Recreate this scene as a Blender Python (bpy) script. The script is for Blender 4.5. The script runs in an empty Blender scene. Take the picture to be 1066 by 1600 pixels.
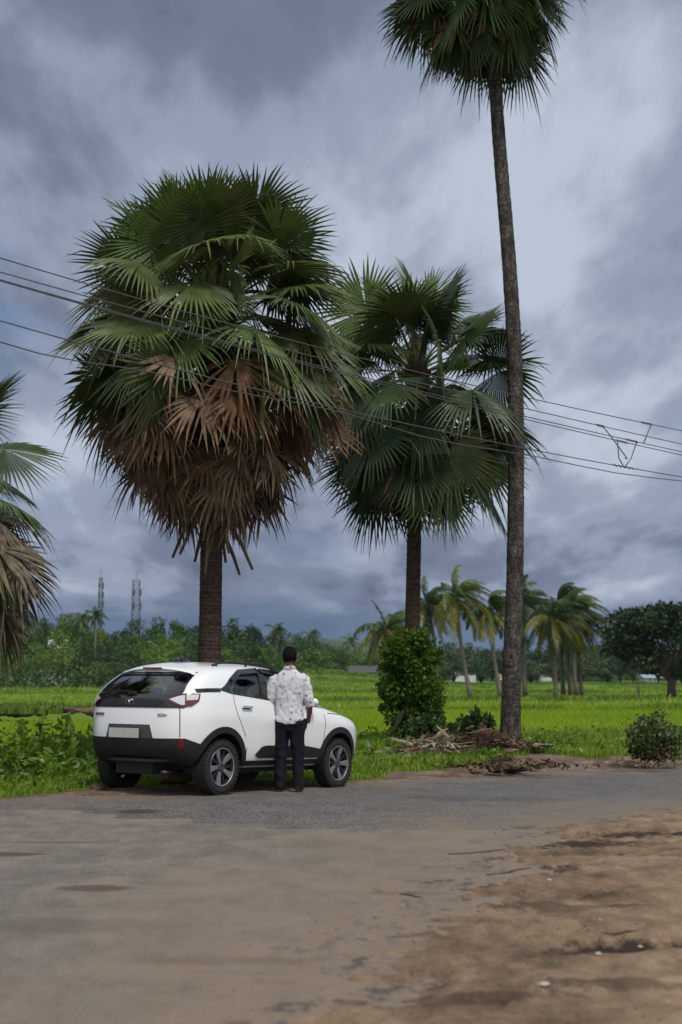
import bpy, bmesh, math, random
import numpy as np
from mathutils import Vector, Matrix, noise
from mathutils.bvhtree import BVHTree
from mathutils.geometry import delaunay_2d_cdt
R = math.radians
scene = bpy.context.scene
C = scene.collection

# ------------------------------------------------------------------ camera
EYE = 1.48
PITCH = math.atan(250/2222)
FPX = 2222.0
cam_d = bpy.data.cameras.new('camera'); cam = bpy.data.objects.new('camera', cam_d); C.objects.link(cam)
cam.location = (0, 0, EYE); cam.rotation_euler = (R(90)+PITCH, 0, 0)
cam_d.sensor_fit = 'VERTICAL'; cam_d.sensor_height = 36; cam_d.sensor_width = 24; cam_d.lens = 50
cam_d.clip_start = 0.1; cam_d.clip_end = 6000
cam_d.dof.use_dof = True; cam_d.dof.focus_distance = 18.5; cam_d.dof.aperture_fstop = 2.0
scene.camera = cam
scene.render.resolution_x = 682; scene.render.resolution_y = 1024

def ray(px, py):
    v = Vector(((px-533)/FPX, (800-py)/FPX, -1))
    return Matrix.Rotation(R(90)+PITCH, 3, 'X') @ v
def at(px, py, Y):
    "world point seen at photo pixel px,py at distance Y in front of the camera"
    d = ray(px, py); return Vector((0, 0, EYE)) + d*(Y/d.y)
def on_z(px, py, z=0.0):
    d = ray(px, py); return Vector((0, 0, EYE)) + d*((z-EYE)/d.z)

# ------------------------------------------------------------------ exposure, sun, sky
scene.view_settings.view_transform = 'Standard'; scene.view_settings.look = 'None'
scene.view_settings.gamma = 1; scene.view_settings.exposure = 0.0
scene.render.engine = 'CYCLES'
SUN_EL, SUN_AZ = R(58), R(152)      # azimuth clockwise from +Y (the view direction): behind the camera, a little to the right
sl = bpy.data.lights.new('sun', 'SUN'); sl.energy = 2.6; sl.angle = R(11); sl.color = (1.0, 0.955, 0.89)
sun = bpy.data.objects.new('sun', sl); C.objects.link(sun)
sd = Vector((math.sin(SUN_AZ)*math.cos(SUN_EL), math.cos(SUN_AZ)*math.cos(SUN_EL), math.sin(SUN_EL)))
sun.rotation_euler = (-sd).to_track_quat('-Z', 'Y').to_euler()

world = bpy.data.worlds.new('World'); scene.world = world; world.use_nodes = True
def build_sky():
    nt = world.node_tree; nt.nodes.clear(); N = nt.nodes.new; L = nt.links.new
    out = N('ShaderNodeOutputWorld'); bg = N('ShaderNodeBackground'); L(bg.outputs[0], out.inputs[0])
    bg.inputs['Strength'].default_value = 0.1
    sky = N('ShaderNodeTexSky'); sky.sky_type = 'NISHITA'; sky.sun_disc = False
    sky.sun_elevation = SUN_EL; sky.sun_rotation = SUN_AZ; sky.dust_density = 2.0; sky.air_density = 1.2
    tc = N('ShaderNodeTexCoord'); sep = N('ShaderNodeSeparateXYZ'); L(tc.outputs['Generated'], sep.inputs[0])
    def M(op, a, b=None, c=None, clamp=False):
        n = N('ShaderNodeMath'); n.operation = op; n.use_clamp = clamp
        for i, v in enumerate((a, b, c)):
            if v is None: continue
            if isinstance(v, (int, float)): n.inputs[i].default_value = v
            else: L(v, n.inputs[i])
        return n.outputs[0]
    # clouds lie on a high flat layer: project the direction on a plane, squeezed near the horizon
    zz = M('ADD', M('MAXIMUM', sep.outputs['Z'], 0.0), 0.16)
    cx = M('DIVIDE', sep.outputs['X'], zz); cy = M('DIVIDE', sep.outputs['Y'], zz)
    cmb = N('ShaderNodeCombineXYZ'); L(cx, cmb.inputs[0]); L(cy, cmb.inputs[1])
    def noise_(scale, detail, rough, off, dist=0.0, stretch=(1, 1, 1)):
        mp = N('ShaderNodeMapping'); mp.inputs['Location'].default_value = off; mp.inputs['Scale'].default_value = stretch
        L(cmb.outputs[0], mp.inputs[0])
        n = N('ShaderNodeTexNoise'); n.inputs['Scale'].default_value = scale; n.inputs['Detail'].default_value = detail
        n.inputs['Roughness'].default_value = rough; n.inputs['Distortion'].default_value = dist
        L(mp.outputs[0], n.inputs['Vector']); return n.outputs['Fac']
    def ramp(fac, stops):
        r = N('ShaderNodeValToRGB'); e = r.color_ramp.elements
        e[0].position, e[0].color = stops[0][0], (*stops[0][1], 1)
        e[1].position, e[1].color = stops[-1][0], (*stops[-1][1], 1)
        for p, c in stops[1:-1]:
            k = e.new(p); k.color = (*c, 1)
        r.color_ramp.interpolation = 'EASE'
        L(fac, r.inputs[0]); return r.outputs[0]
    def mix(f, a, b, typ='MIX'):
        m = N('ShaderNodeMix'); m.data_type = 'RGBA'; m.blend_type = typ
        if isinstance(f, (int, float)): m.inputs[0].default_value = f
        else: L(f, m.inputs[0])
        for s, v in ((6, a), (7, b)):
            if isinstance(v, tuple): m.inputs[s].default_value = (*v, 1)
            else: L(v, m.inputs[s])
        return m.outputs[2]
    n1 = noise_(0.85, 7, 0.50, (3.1, 1.7, 0), 0.15, (1.2, .42, 1))
    n2 = noise_(3.6, 8, 0.55, (7.3, 2.2, 5), 0.12, (1.1, .42, 1))
    n3 = noise_(1.1, 4, 0.5, (0.4, 9.2, 3), 0.2, (1, .6, 1))
    f = M('ADD', M('MULTIPLY', M('ADD', M('MULTIPLY', n1, 0.42), M('MULTIPLY', n2, 0.58)), 0.95), 0.052)
    # large soft bright and dark areas of the deck by direction
    def blob(dx, dz, r, amp):
        v = M('ADD', M('POWER', M('DIVIDE', M('SUBTRACT', sep.outputs['X'], dx), r[0]), 2), M('POWER', M('DIVIDE', M('SUBTRACT', sep.outputs['Z'], dz), r[1]), 2))
        front = M('GREATER_THAN', sep.outputs['Y'], 0)
        return M('MULTIPLY', M('MULTIPLY', M('EXPONENT', M('MULTIPLY', v, -1)), amp), front)
    for b in BLOBS: f = M('ADD', f, blob(*b))
    cloud = ramp(f, [(0.32, (.95, 1.20, 1.85)), (0.43, (1.70, 2.05, 2.90)), (0.52, (2.95, 3.45, 4.55)), (0.64, (5.0, 5.6, 6.7))])
    # thin spots let blue through
    blue = M('MULTIPLY', ramp(M('ADD', n3, blob(-.25, .24, (.08, .15), .17)), [(0.56, (0, 0, 0)), (0.70, (1, 1, 1))]), 0.72)
    skyb = mix(0.5, sky.outputs[0], (0.95, 1.9, 4.4))
    col = mix(blue, cloud, skyb)
    # low slate-blue bank of rain cloud along the horizon
    el = M('ADD', sep.outputs['Z'], M('MULTIPLY', M('SUBTRACT', noise_(1.9, 5, .5, (5, 5, 5), .2), .5), 0.05))
    bank = ramp(el, [(0.034, (1, 1, 1)), (0.054, (0, 0, 0))])
    col = mix(M('MULTIPLY', bank, .85), col, (0.95, 1.50, 2.45))
    # overhead and behind, out of view, the overcast is brightened to light the scene
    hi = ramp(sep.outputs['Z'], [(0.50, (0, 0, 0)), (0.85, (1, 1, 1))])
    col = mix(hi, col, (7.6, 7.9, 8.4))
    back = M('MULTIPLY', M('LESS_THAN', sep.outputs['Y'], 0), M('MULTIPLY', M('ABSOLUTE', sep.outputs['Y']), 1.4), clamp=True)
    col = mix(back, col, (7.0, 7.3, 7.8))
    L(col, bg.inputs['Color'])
BLOBS = [(.08, .28, (.13, .16), .10), (-.13, .20, (.05, .05), .05), (.24, .30, (.05, .10), -.09), (-.20, .43, (.13, .09), -.11), (.0, .075, (.5, .04), -.07), (-.02, .47, (.3, .05), -.08), (-.20, .13, (.06, .06), .03), (.20, .15, (.08, .04), .03), (.16, .40, (.07, .06), .03)]
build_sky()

# ------------------------------------------------------------------ helpers
def tag(o, label=None, cat=None, group=None, kind=None):
    if label: o['label'] = label
    if cat: o['category'] = cat
    if group: o['group'] = group
    if kind: o['kind'] = kind
    return o
def empty(name, loc=(0, 0, 0), rz=0.0):
    o = bpy.data.objects.new(name, None); C.objects.link(o); o.location = loc; o.rotation_euler = (0, 0, rz); o.empty_display_size = .2
    return o
def link(name, me, mat=None, parent=None, smooth=False):
    o = bpy.data.objects.new(name, me); C.objects.link(o)
    if mat is not None:
        for m in (mat if isinstance(mat, (list, tuple)) else [mat]): me.materials.append(m)
    if smooth: me.shade_smooth()
    if parent: o.parent = parent
    return o
def copy_tree(o, parent=None):
    c = o.copy(); C.objects.link(c); c.parent = parent
    for ch in list(o.children): copy_tree(ch, c)
    return c
def np_mesh(name, V, F):
    "V (n,3) float, F (m,k) int with one k"
    V = np.asarray(V, dtype=np.float32); F = np.asarray(F, dtype=np.int32)
    me = bpy.data.meshes.new(name); m, k = F.shape
    me.vertices.add(len(V)); me.vertices.foreach_set('co', V.ravel())
    me.loops.add(m*k); me.loops.foreach_set('vertex_index', F.ravel())
    me.polygons.add(m); me.polygons.foreach_set('loop_start', np.arange(0, m*k, k, dtype=np.int32))
    me.update(calc_edges=True); me.validate(); return me
class MB:
    def __init__(s): s.v = []; s.f = []
    def add(s, vs, fs):
        o = len(s.v); s.v += [tuple(p) for p in vs]; s.f += [tuple(i+o for i in f) for f in fs]
    def box(s, c, d, rot=None):
        vs = []
        for x in (-.5, .5):
            for y in (-.5, .5):
                for z in (-.5, .5):
                    p = Vector((x*d[0], y*d[1], z*d[2]))
                    if rot is not None: p = rot @ p
                    vs.append(p + Vector(c))
        s.add(vs, [(0, 1, 3, 2), (4, 6, 7, 5), (0, 4, 5, 1), (2, 3, 7, 6), (0, 2, 6, 4), (1, 5, 7, 3)])
    def tube(s, pts, rs, n=8, cap=True, squash=None):
        pts = [Vector(p) for p in pts]
        if isinstance(rs, (int, float)): rs = [rs]*len(pts)
        vs = []; fs = []; up = None
        for i, p in enumerate(pts):
            t = (pts[min(i+1, len(pts)-1)] - pts[max(i-1, 0)]).normalized()
            if up is None: up = Vector((1, 0, 0)) if abs(t.x) < .8 else Vector((0, 1, 0))
            a = (up - t*up.dot(t)).normalized(); b = t.cross(a); up = a
            for k in range(n):
                w = 2*math.pi*k/n; r = rs[i]
                vs.append(p + a*math.cos(w)*r + b*math.sin(w)*r*(squash or 1))
        for i in range(len(pts)-1):
            for k in range(n):
                fs.append((i*n+k, i*n+(k+1) % n, (i+1)*n+(k+1) % n, (i+1)*n+k))
        if cap:
            fs.append(tuple(range(n-1, -1, -1))); fs.append(tuple((len(pts)-1)*n+k for k in range(n)))
        s.add(vs, fs)
    def lathe(s, prof, n=48, axis='Y', c=(0, 0, 0)):
        "prof: (radius, along)"
        vs = []; fs = []
        for r, h in prof:
            for k in range(n):
                w = 2*math.pi*k/n
                if axis == 'Y': p = Vector((r*math.cos(w), h, r*math.sin(w)))
                else: p = Vector((r*math.cos(w), r*math.sin(w), h))
                vs.append(p+Vector(c))
        for i in range(len(prof)-1):
            for k in range(n): fs.append((i*n+k, i*n+(k+1) % n, (i+1)*n+(k+1) % n, (i+1)*n+k))
        s.add(vs, fs)
    def build(s, name, mat=None, parent=None, smooth=False, bevel=0, weld=False, autosm=None):
        me = bpy.data.meshes.new(name); me.from_pydata(s.v, [], s.f); me.update()
        if weld or bevel:
            bm = bmesh.new(); bm.from_mesh(me); bmesh.ops.remove_doubles(bm, verts=bm.verts, dist=1e-5)
            if bevel: bmesh.ops.bevel(bm, geom=[e for e in bm.edges if len(e.link_faces) == 2 and e.calc_face_angle(0) > .5], offset=bevel, segments=2, affect='EDGES', profile=.6)
            bmesh.ops.recalc_face_normals(bm, faces=bm.faces); bm.to_mesh(me); bm.free()
        o = link(name, me, mat, parent, smooth or bool(autosm))
        if autosm: me.set_sharp_from_angle(angle=autosm)
        return o

# ------------------------------------------------------------------ materials
class NT:
    def __init__(s, name):
        s.m = bpy.data.materials.new(name); s.m.use_nodes = True; s.t = s.m.node_tree; s.t.nodes.clear()
        s.out = s.t.nodes.new('ShaderNodeOutputMaterial'); s.tc = None
    def n(s, typ, **kw):
        x = s.t.nodes.new(typ)
        for k, v in kw.items(): setattr(x, k, v)
        return x
    def l(s, a, b): s.t.links.new(a, b)
    def coord(s, kind='Object'):
        if s.tc is None: s.tc = s.n('ShaderNodeTexCoord')
        return s.tc.outputs[kind]
    def pos(s): return s.n('ShaderNodeNewGeometry').outputs['Position']
    def math(s, op, a, b=None, clamp=False):
        n = s.n('ShaderNodeMath', operation=op, use_clamp=clamp)
        for i, v in enumerate((a, b)):
            if v is None: continue
            if isinstance(v, (int, float)): n.inputs[i].default_value = v
            else: s.l(v, n.inputs[i])
        return n.outputs[0]
    def noise(s, vec, scale, detail=4, rough=.55, stretch=None, dist=0.0, off=None):
        if stretch or off:
            mp = s.n('ShaderNodeMapping'); mp.inputs['Scale'].default_value = stretch or (1, 1, 1); mp.inputs['Location'].default_value = off or (0, 0, 0)
            s.l(vec, mp.inputs[0]); vec = mp.outputs[0]
        n = s.n('ShaderNodeTexNoise'); n.inputs['Scale'].default_value = scale; n.inputs['Detail'].default_value = detail
        n.inputs['Roughness'].default_value = rough; n.inputs['Distortion'].default_value = dist; s.l(vec, n.inputs['Vector'])
        return n.outputs['Fac']
    def ramp(s, fac, stops, interp='LINEAR'):
        r = s.n('ShaderNodeValToRGB'); e = r.color_ramp.elements; r.color_ramp.interpolation = interp
        f = lambda c: (c, c, c, 1) if isinstance(c, (int, float)) else (*c, 1)
        e[0].position, e[0].color = stops[0][0], f(stops[0][1]); e[1].position, e[1].color = stops[-1][0], f(stops[-1][1])
        for p, c in stops[1:-1]: k = e.new(p); k.color = f(c)
        s.l(fac, r.inputs[0]); return r.outputs[0]
    def mix(s, f, a, b, typ='MIX'):
        m = s.n('ShaderNodeMix', data_type='RGBA', blend_type=typ)
        if isinstance(f, (int, float)): m.inputs[0].default_value = f
        else: s.l(f, m.inputs[0])
        for k, v in ((6, a), (7, b)):
            if isinstance(v, tuple): m.inputs[k].default_value = (*v, 1)
            else: s.l(v, m.inputs[k])
        return m.outputs[2]
    def bsdf(s, col, rough=.6, metal=0.0, bump=None, bd=.01, spec=.5, coat=0.0, trans=0.0, alpha=None):
        b = s.n('ShaderNodeBsdfPrincipled')
        for k, v in (('Base Color', col), ('Roughness', rough), ('Metallic', metal), ('Specular IOR Level', spec), ('Coat Weight', coat), ('Transmission Weight', trans)):
            if isinstance(v, tuple): b.inputs[k].default_value = (*v, 1)
            elif isinstance(v, (int, float)): b.inputs[k].default_value = v
            else: s.l(v, b.inputs[k])
        b.inputs['Coat Roughness'].default_value = .04
        if bump is not None:
            bn = s.n('ShaderNodeBump'); bn.inputs['Distance'].default_value = bd; bn.inputs['Strength'].default_value = 1.0
            s.l(bump, bn.inputs['Height']); s.l(bn.outputs[0], b.inputs['Normal'])
        s.l(b.outputs[0], s.out.inputs[0]); return b
def simple(name, col, rough=.5, metal=0.0, var=.12, scale=20, bump=0.0, spec=.5, coat=0.0):
    t = NT(name); c = t.coord()
    nz = t.noise(c, scale, 5)
    k = t.mix(nz, tuple(max(0, x*(1-var)) for x in col), tuple(min(1, x*(1+var)) for x in col))
    rr = t.math('ADD', t.math('MULTIPLY', t.noise(c, scale*.4, 3), .12), rough-.06)
    t.bsdf(k, rr, metal, t.noise(c, scale*3, 3) if bump else None, bump, spec, coat); return t.m
def leaf_mat(name, dark, mid, light, scale=2.0, trans=.35, rough=.45, rnd=.25, spec=.4, fine=14.0):
    "foliage: clump to clump and leaf to leaf colour variation, a waxy coat and light coming through"
    t = NT(name); c = t.coord()
    oi = t.n('ShaderNodeObjectInfo')
    f = t.math('ADD', t.math('MULTIPLY', t.noise(c, scale, 3), .6), t.math('MULTIPLY', t.noise(c, fine, 2), .4))
    f = t.math('ADD', f, t.math('MULTIPLY', t.math('SUBTRACT', oi.outputs['Random'], .5), rnd))
    col = t.ramp(f, [(.3, dark), (.5, mid), (.7, light)])
    b = t.bsdf(col, rough, spec=spec)
    tr = t.n('ShaderNodeBsdfTranslucent'); t.l(t.mix(.5, col, (light[0]*1.5, light[1]*1.5, light[2]*.7)), tr.inputs[0])
    mx = t.n('ShaderNodeMixShader'); mx.inputs[0].default_value = trans
    t.l(b.outputs[0], mx.inputs[1]); t.l(tr.outputs[0], mx.inputs[2]); t.l(mx.outputs[0], t.out.inputs[0])
    return t.m
# ------------------------------------------------------------------ the car
def catmull(P, k, closed=False):
    out = []; n = len(P)
    for i in range(n-1):
        a, b, c, d = P[max(i-1, 0)], P[i], P[i+1], P[min(i+2, n-1)]
        for j in range(k):
            t = j/k
            out.append(tuple(.5*((2*b[q])+(-a[q]+c[q])*t+(2*a[q]-5*b[q]+4*c[q]-d[q])*t*t+(-a[q]+3*b[q]-3*c[q]+d[q])*t**3) for q in range(len(b))))
    out.append(tuple(P[-1])); return out

def car_body_surface():
    # rows from sill to roof rail; each entry (x, y, z) for eleven stations from the tail to the nose
    X = {0: [-1.84,-1.74,-1.58,-1.25,-.85,-.15,.45,.92,1.30,1.72,1.96],
         1: [-1.91,-1.78,-1.60,-1.25,-.85,-.15,.45,.92,1.30,1.73,1.96],
         2: [-1.93,-1.80,-1.61,-1.25,-.85,-.15,.45,.92,1.30,1.74,1.98],
         3: [-1.925,-1.80,-1.61,-1.25,-.85,-.15,.45,.92,1.30,1.73,1.96],
         4: [-1.905,-1.785,-1.60,-1.25,-.85,-.15,.45,.92,1.28,1.72,1.96],
         5: [-1.83,-1.73,-1.58,-1.24,-.85,-.15,.45,.90,1.24,1.66,1.88],
         6: [-1.64,-1.55,-1.41,-1.14,-.80,-.15,.42,.86,1.20,1.58,1.80],
         7: [-1.42,-1.36,-1.27,-1.08,-.74,-.15,.30,.90,1.20,1.55,1.76]}
    Y = {0: [.56,.74,.82,.84,.84,.84,.84,.84,.84,.80,.66],
         1: [.60,.775,.875,.885,.88,.875,.875,.88,.885,.83,.68],
         2: [.615,.79,.90,.91,.895,.885,.885,.895,.905,.85,.70],
         3: [.62,.792,.898,.91,.895,.885,.885,.89,.90,.845,.69],
         4: [.62,.775,.865,.875,.870,.865,.862,.86,.855,.80,.64],
         5: [.62,.745,.815,.825,.825,.825,.82,.80,.765,.70,.55],
         6: [.625,.70,.74,.76,.765,.765,.75,.70,.60,.54,.42],
         7: [.575,.615,.63,.635,.64,.64,.62,.55,.42,.38,.30]}
    Z = {0: [.45,.40,.33,.30,.30,.30,.30,.30,.30,.32,.36],
         1: [.52,.50,.50,.50,.50,.50,.50,.50,.50,.50,.50],
         2: [.70,.72,.74,.74,.72,.70,.70,.70,.72,.70,.66],
         3: [.92,.93,.94,.94,.93,.91,.90,.89,.87,.83,.78],
         4: [1.08,1.10,1.12,1.12,1.10,1.06,1.03,1.01,.98,.92,.86],
         5: [1.22,1.25,1.26,1.25,1.22,1.17,1.12,1.08,1.035,.97,.90],
         6: [1.37,1.40,1.41,1.41,1.40,1.37,1.33,1.14,1.065,1.0,.93],
         7: [1.48,1.51,1.535,1.555,1.565,1.57,1.535,1.13,1.075,1.01,.945]}
    nu, nv = 11, 8
    S = [[Vector((X[v][u], Y[v][u], Z[v][u])) for v in range(nv)] for u in range(nu)]
    ws = [1, .72, .36, 0, -.36, -.72, -1]; nw = len(ws)
    vid = {}; V = []
    def P(u, v, w):
        s = S[u][v]; k = ws[w]; p = Vector((s.x, s.y*k, s.z))
        if v == nv-1:
            p.z += (1-k*k)*(.062 if u <= 6 else .03)
            if u >= 7: p.x += (1-k*k)*(.10 if u == 7 else .06)
            if u == 6: p.x += (1-k*k)*.06
            if u == 0: p.x -= (1-k*k)*.09
        if u == 0 and v < nv-1: p.x -= (1-k*k)*(.07 if v < 5 else .07)
        if u == nu-1 and v < nv-1: p.x += (1-k*k)*.12
        return p
    def g(u, v, w):
        if (u, v, w) not in vid: vid[(u, v, w)] = len(V); V.append(P(u, v, w))
        return vid[(u, v, w)]
    F = []
    for u in range(nu-1):
        for v in range(nv-1):
            F.append((g(u, v, 0), g(u, v+1, 0), g(u+1, v+1, 0), g(u+1, v, 0)))
            F.append((g(u, v, nw-1), g(u+1, v, nw-1), g(u+1, v+1, nw-1), g(u, v+1, nw-1)))
        for w in range(nw-1):
            F.append((g(u, nv-1, w), g(u, nv-1, w+1), g(u+1, nv-1, w+1), g(u+1, nv-1, w)))
            F.append((g(u, 0, w), g(u+1, 0, w), g(u+1, 0, w+1), g(u, 0, w+1)))
    for v in range(nv-1):
        for w in range(nw-1):
            F.append((g(0, v, w), g(0, v, w+1), g(0, v+1, w+1), g(0, v+1, w)))
            F.append((g(nu-1, v, w), g(nu-1, v+1, w), g(nu-1, v+1, w+1), g(nu-1, v, w+1)))
    me = bpy.data.meshes.new('body'); me.from_pydata(V, [], F); me.update()
    bm = bmesh.new(); bm.from_mesh(me); bmesh.ops.recalc_face_normals(bm, faces=bm.faces)
    cl = bm.edges.layers.float.get('crease_edge') or bm.edges.layers.float.new('crease_edge')
    bm.to_mesh(me); bm.free()
    # soft creases: shoulder line, roof edge, spoiler lip
    inv = {i: k for k, i in vid.items()}
    at_ = me.attributes.get('crease_edge') or me.attributes.new('crease_edge', 'FLOAT', 'EDGE')
    for e in me.edges:
        a, b = inv[e.vertices[0]], inv[e.vertices[1]]
        c = 0
        if a[0] == 0 and b[0] == 0 and a[1] == nv-1 and b[1] == nv-1: c = .75
        if a[1] == 3 and b[1] == 3 and a[2] == b[2] and a[2] in (0, nw-1): c = .35
        if a[0] == 0 and b[0] == 0 and a[1] == 4 and b[1] == 4: c = .6
        if a[0] in (7,) and b[0] in (7,) and a[1] == nv-1 and b[1] == nv-1: c = .4
        at_.data[e.index].value = c
    o = link('body', me); sm = o.modifiers.new('s', 'SUBSURF'); sm.levels = 3; sm.render_levels = 3
    dg = bpy.context.evaluated_depsgraph_get(); m2 = bpy.data.meshes.new_from_object(o.evaluated_get(dg))
    bpy.data.objects.remove(o); m2.name = 'body'; return m2

def prism(pts, axis, a, b):
    "closed prism of a 2D polygon: axis Y -> pts are (x,z); axis X -> pts are (y,z)"
    mb = MB(); n = len(pts)
    f = (lambda p, t: (p[0], t, p[1])) if axis == 'Y' else (lambda p, t: (t, p[0], p[1]))
    vs = [f(p, a) for p in pts] + [f(p, b) for p in pts]
    mb.add(vs, [tuple(range(n)), tuple(range(2*n-1, n-1, -1))] + [(i, (i+1) % n, (i+1) % n+n, i+n) for i in range(n)])
    return mb

def solid_from(mb, name, mat=None):
    me = bpy.data.meshes.new(name); me.from_pydata(mb.v, [], mb.f); me.update()
    bm = bmesh.new(); bm.from_mesh(me); bmesh.ops.recalc_face_normals(bm, faces=bm.faces); bm.to_mesh(me); bm.free()
    return link(name, me, mat)
def boolean(o, cutters, op='DIFFERENCE'):
    for i, c in enumerate(cutters):
        m = o.modifiers.new('b%d' % i, 'BOOLEAN'); m.operation = op; m.object = c; m.solver = 'EXACT'; m.material_mode = 'TRANSFER'
    dg = bpy.context.evaluated_depsgraph_get(); me = bpy.data.meshes.new_from_object(o.evaluated_get(dg))
    o.modifiers.clear(); old = o.data; o.data = me; bpy.data.meshes.remove(old)
    for c in cutters: bpy.data.objects.remove(c)
    return o

def inside(p, poly):
    r = False; n = len(poly)
    for i in range(n):
        a, b = poly[i], poly[(i+1) % n]
        if (a[1] > p[1]) != (b[1] > p[1]) and p[0] < (b[0]-a[0])*(p[1]-a[1])/(b[1]-a[1])+a[0]: r = not r
    return r
def patch(bvh, poly, mapf, name, mat, parent, off=.004, thick=.006, step=.05, holes=(), smooth=True):
    "a panel: 2D outline laid on the body surface, standing proud of it, with a real edge"
    def dens(pl):
        out = []
        for i in range(len(pl)):
            a, b = Vector(pl[i]), Vector(pl[(i+1) % len(pl)]); k = max(1, int((b-a).length/step))
            for j in range(k): out.append(a.lerp(b, j/k))
        return out
    loops = [dens(poly)] + [dens(h) for h in holes]
    vs = []; es = []
    for lp in loops:
        o = len(vs); vs += lp; es += [(o+i, o+(i+1) % len(lp)) for i in range(len(lp))]
    xs = [p[0] for p in poly]; ys = [p[1] for p in poly]
    u = min(xs)+step/2
    while u < max(xs):
        v = min(ys)+step/2
        while v < max(ys):
            if inside((u, v), poly) and not any(inside((u, v), h) for h in holes): vs.append(Vector((u, v)))
            v += step
        u += step
    r = delaunay_2d_cdt([Vector(v[:2]) for v in vs], es, [], 0, 1e-5)
    v2, tri = r[0], r[2]
    fs = []
    for f in tri:
        c = sum((Vector(v2[i]) for i in f), Vector((0, 0)))/len(f)
        if inside(c, poly) and not any(inside(c, h) for h in holes): fs.append(tuple(f))
    P = []; ok = []
    for v in v2:
        o, d = mapf(v[0], v[1]); hit, n, _, _ = bvh.ray_cast(Vector(o), Vector(d).normalized())
        if hit is None: P.append((Vector(o), Vector(d))); ok.append(False); continue
        if n.dot(Vector(d)) > 0: n = -n
        P.append((hit, n)); ok.append(True)
    fs = [f for f in fs if all(ok[i] for i in f)]
    bm = bmesh.new(); bv = [bm.verts.new(p+n*off) for p, n in P]
    for f in fs:
        a, b, c = (P[i][0] for i in f[:3]); nn = (b-a).cross(c-a)
        if nn.dot(P[f[0]][1]) < 0: f = f[::-1]
        try: bm.faces.new([bv[i] for i in f])
        except ValueError: pass
    bm.edges.ensure_lookup_table(); bd = [e for e in bm.edges if len(e.link_faces) == 1]
    idx = {v: i for i, v in enumerate(bv)}; low = {}
    for e in bd:
        f = e.link_faces[0]; vsx = list(e.verts)
        for v in vsx:
            if v not in low: p, n = P[idx[v]]; low[v] = bm.verts.new(p+n*(off-thick-.004))
        lv = f.verts[:]; i = lv.index(vsx[0]); a, b = (vsx[0], vsx[1]) if lv[(i+1) % len(lv)] is vsx[1] else (vsx[1], vsx[0])
        bm.faces.new((b, a, low[a], low[b]))
    bmesh.ops.delete(bm, geom=[v for v in bm.verts if not v.link_faces], context='VERTS')
    me = bpy.data.meshes.new(name); bm.to_mesh(me); bm.free()
    o = link(name, me, mat, parent, smooth)
    if smooth: me.set_sharp_from_angle(angle=R(50))
    return o
def strip(pts, w):
    "outline of a band of width w along a 2D polyline"
    L_, R_ = [], []
    for i, p in enumerate(pts):
        a = Vector(pts[max(i-1, 0)]); b = Vector(pts[min(i+1, len(pts)-1)]); t = (b-a).normalized(); n = Vector((-t.y, t.x))*w/2
        L_.append(tuple(Vector(p)+n)); R_.append(tuple(Vector(p)-n))
    return L_+R_[::-1]
def arc(cx, cz, r, a0, a1, n=24):
    return [(cx+r*math.cos(R(a0+(a1-a0)*i/n)), cz+r*math.sin(R(a0+(a1-a0)*i/n))) for i in range(n+1)]

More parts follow.
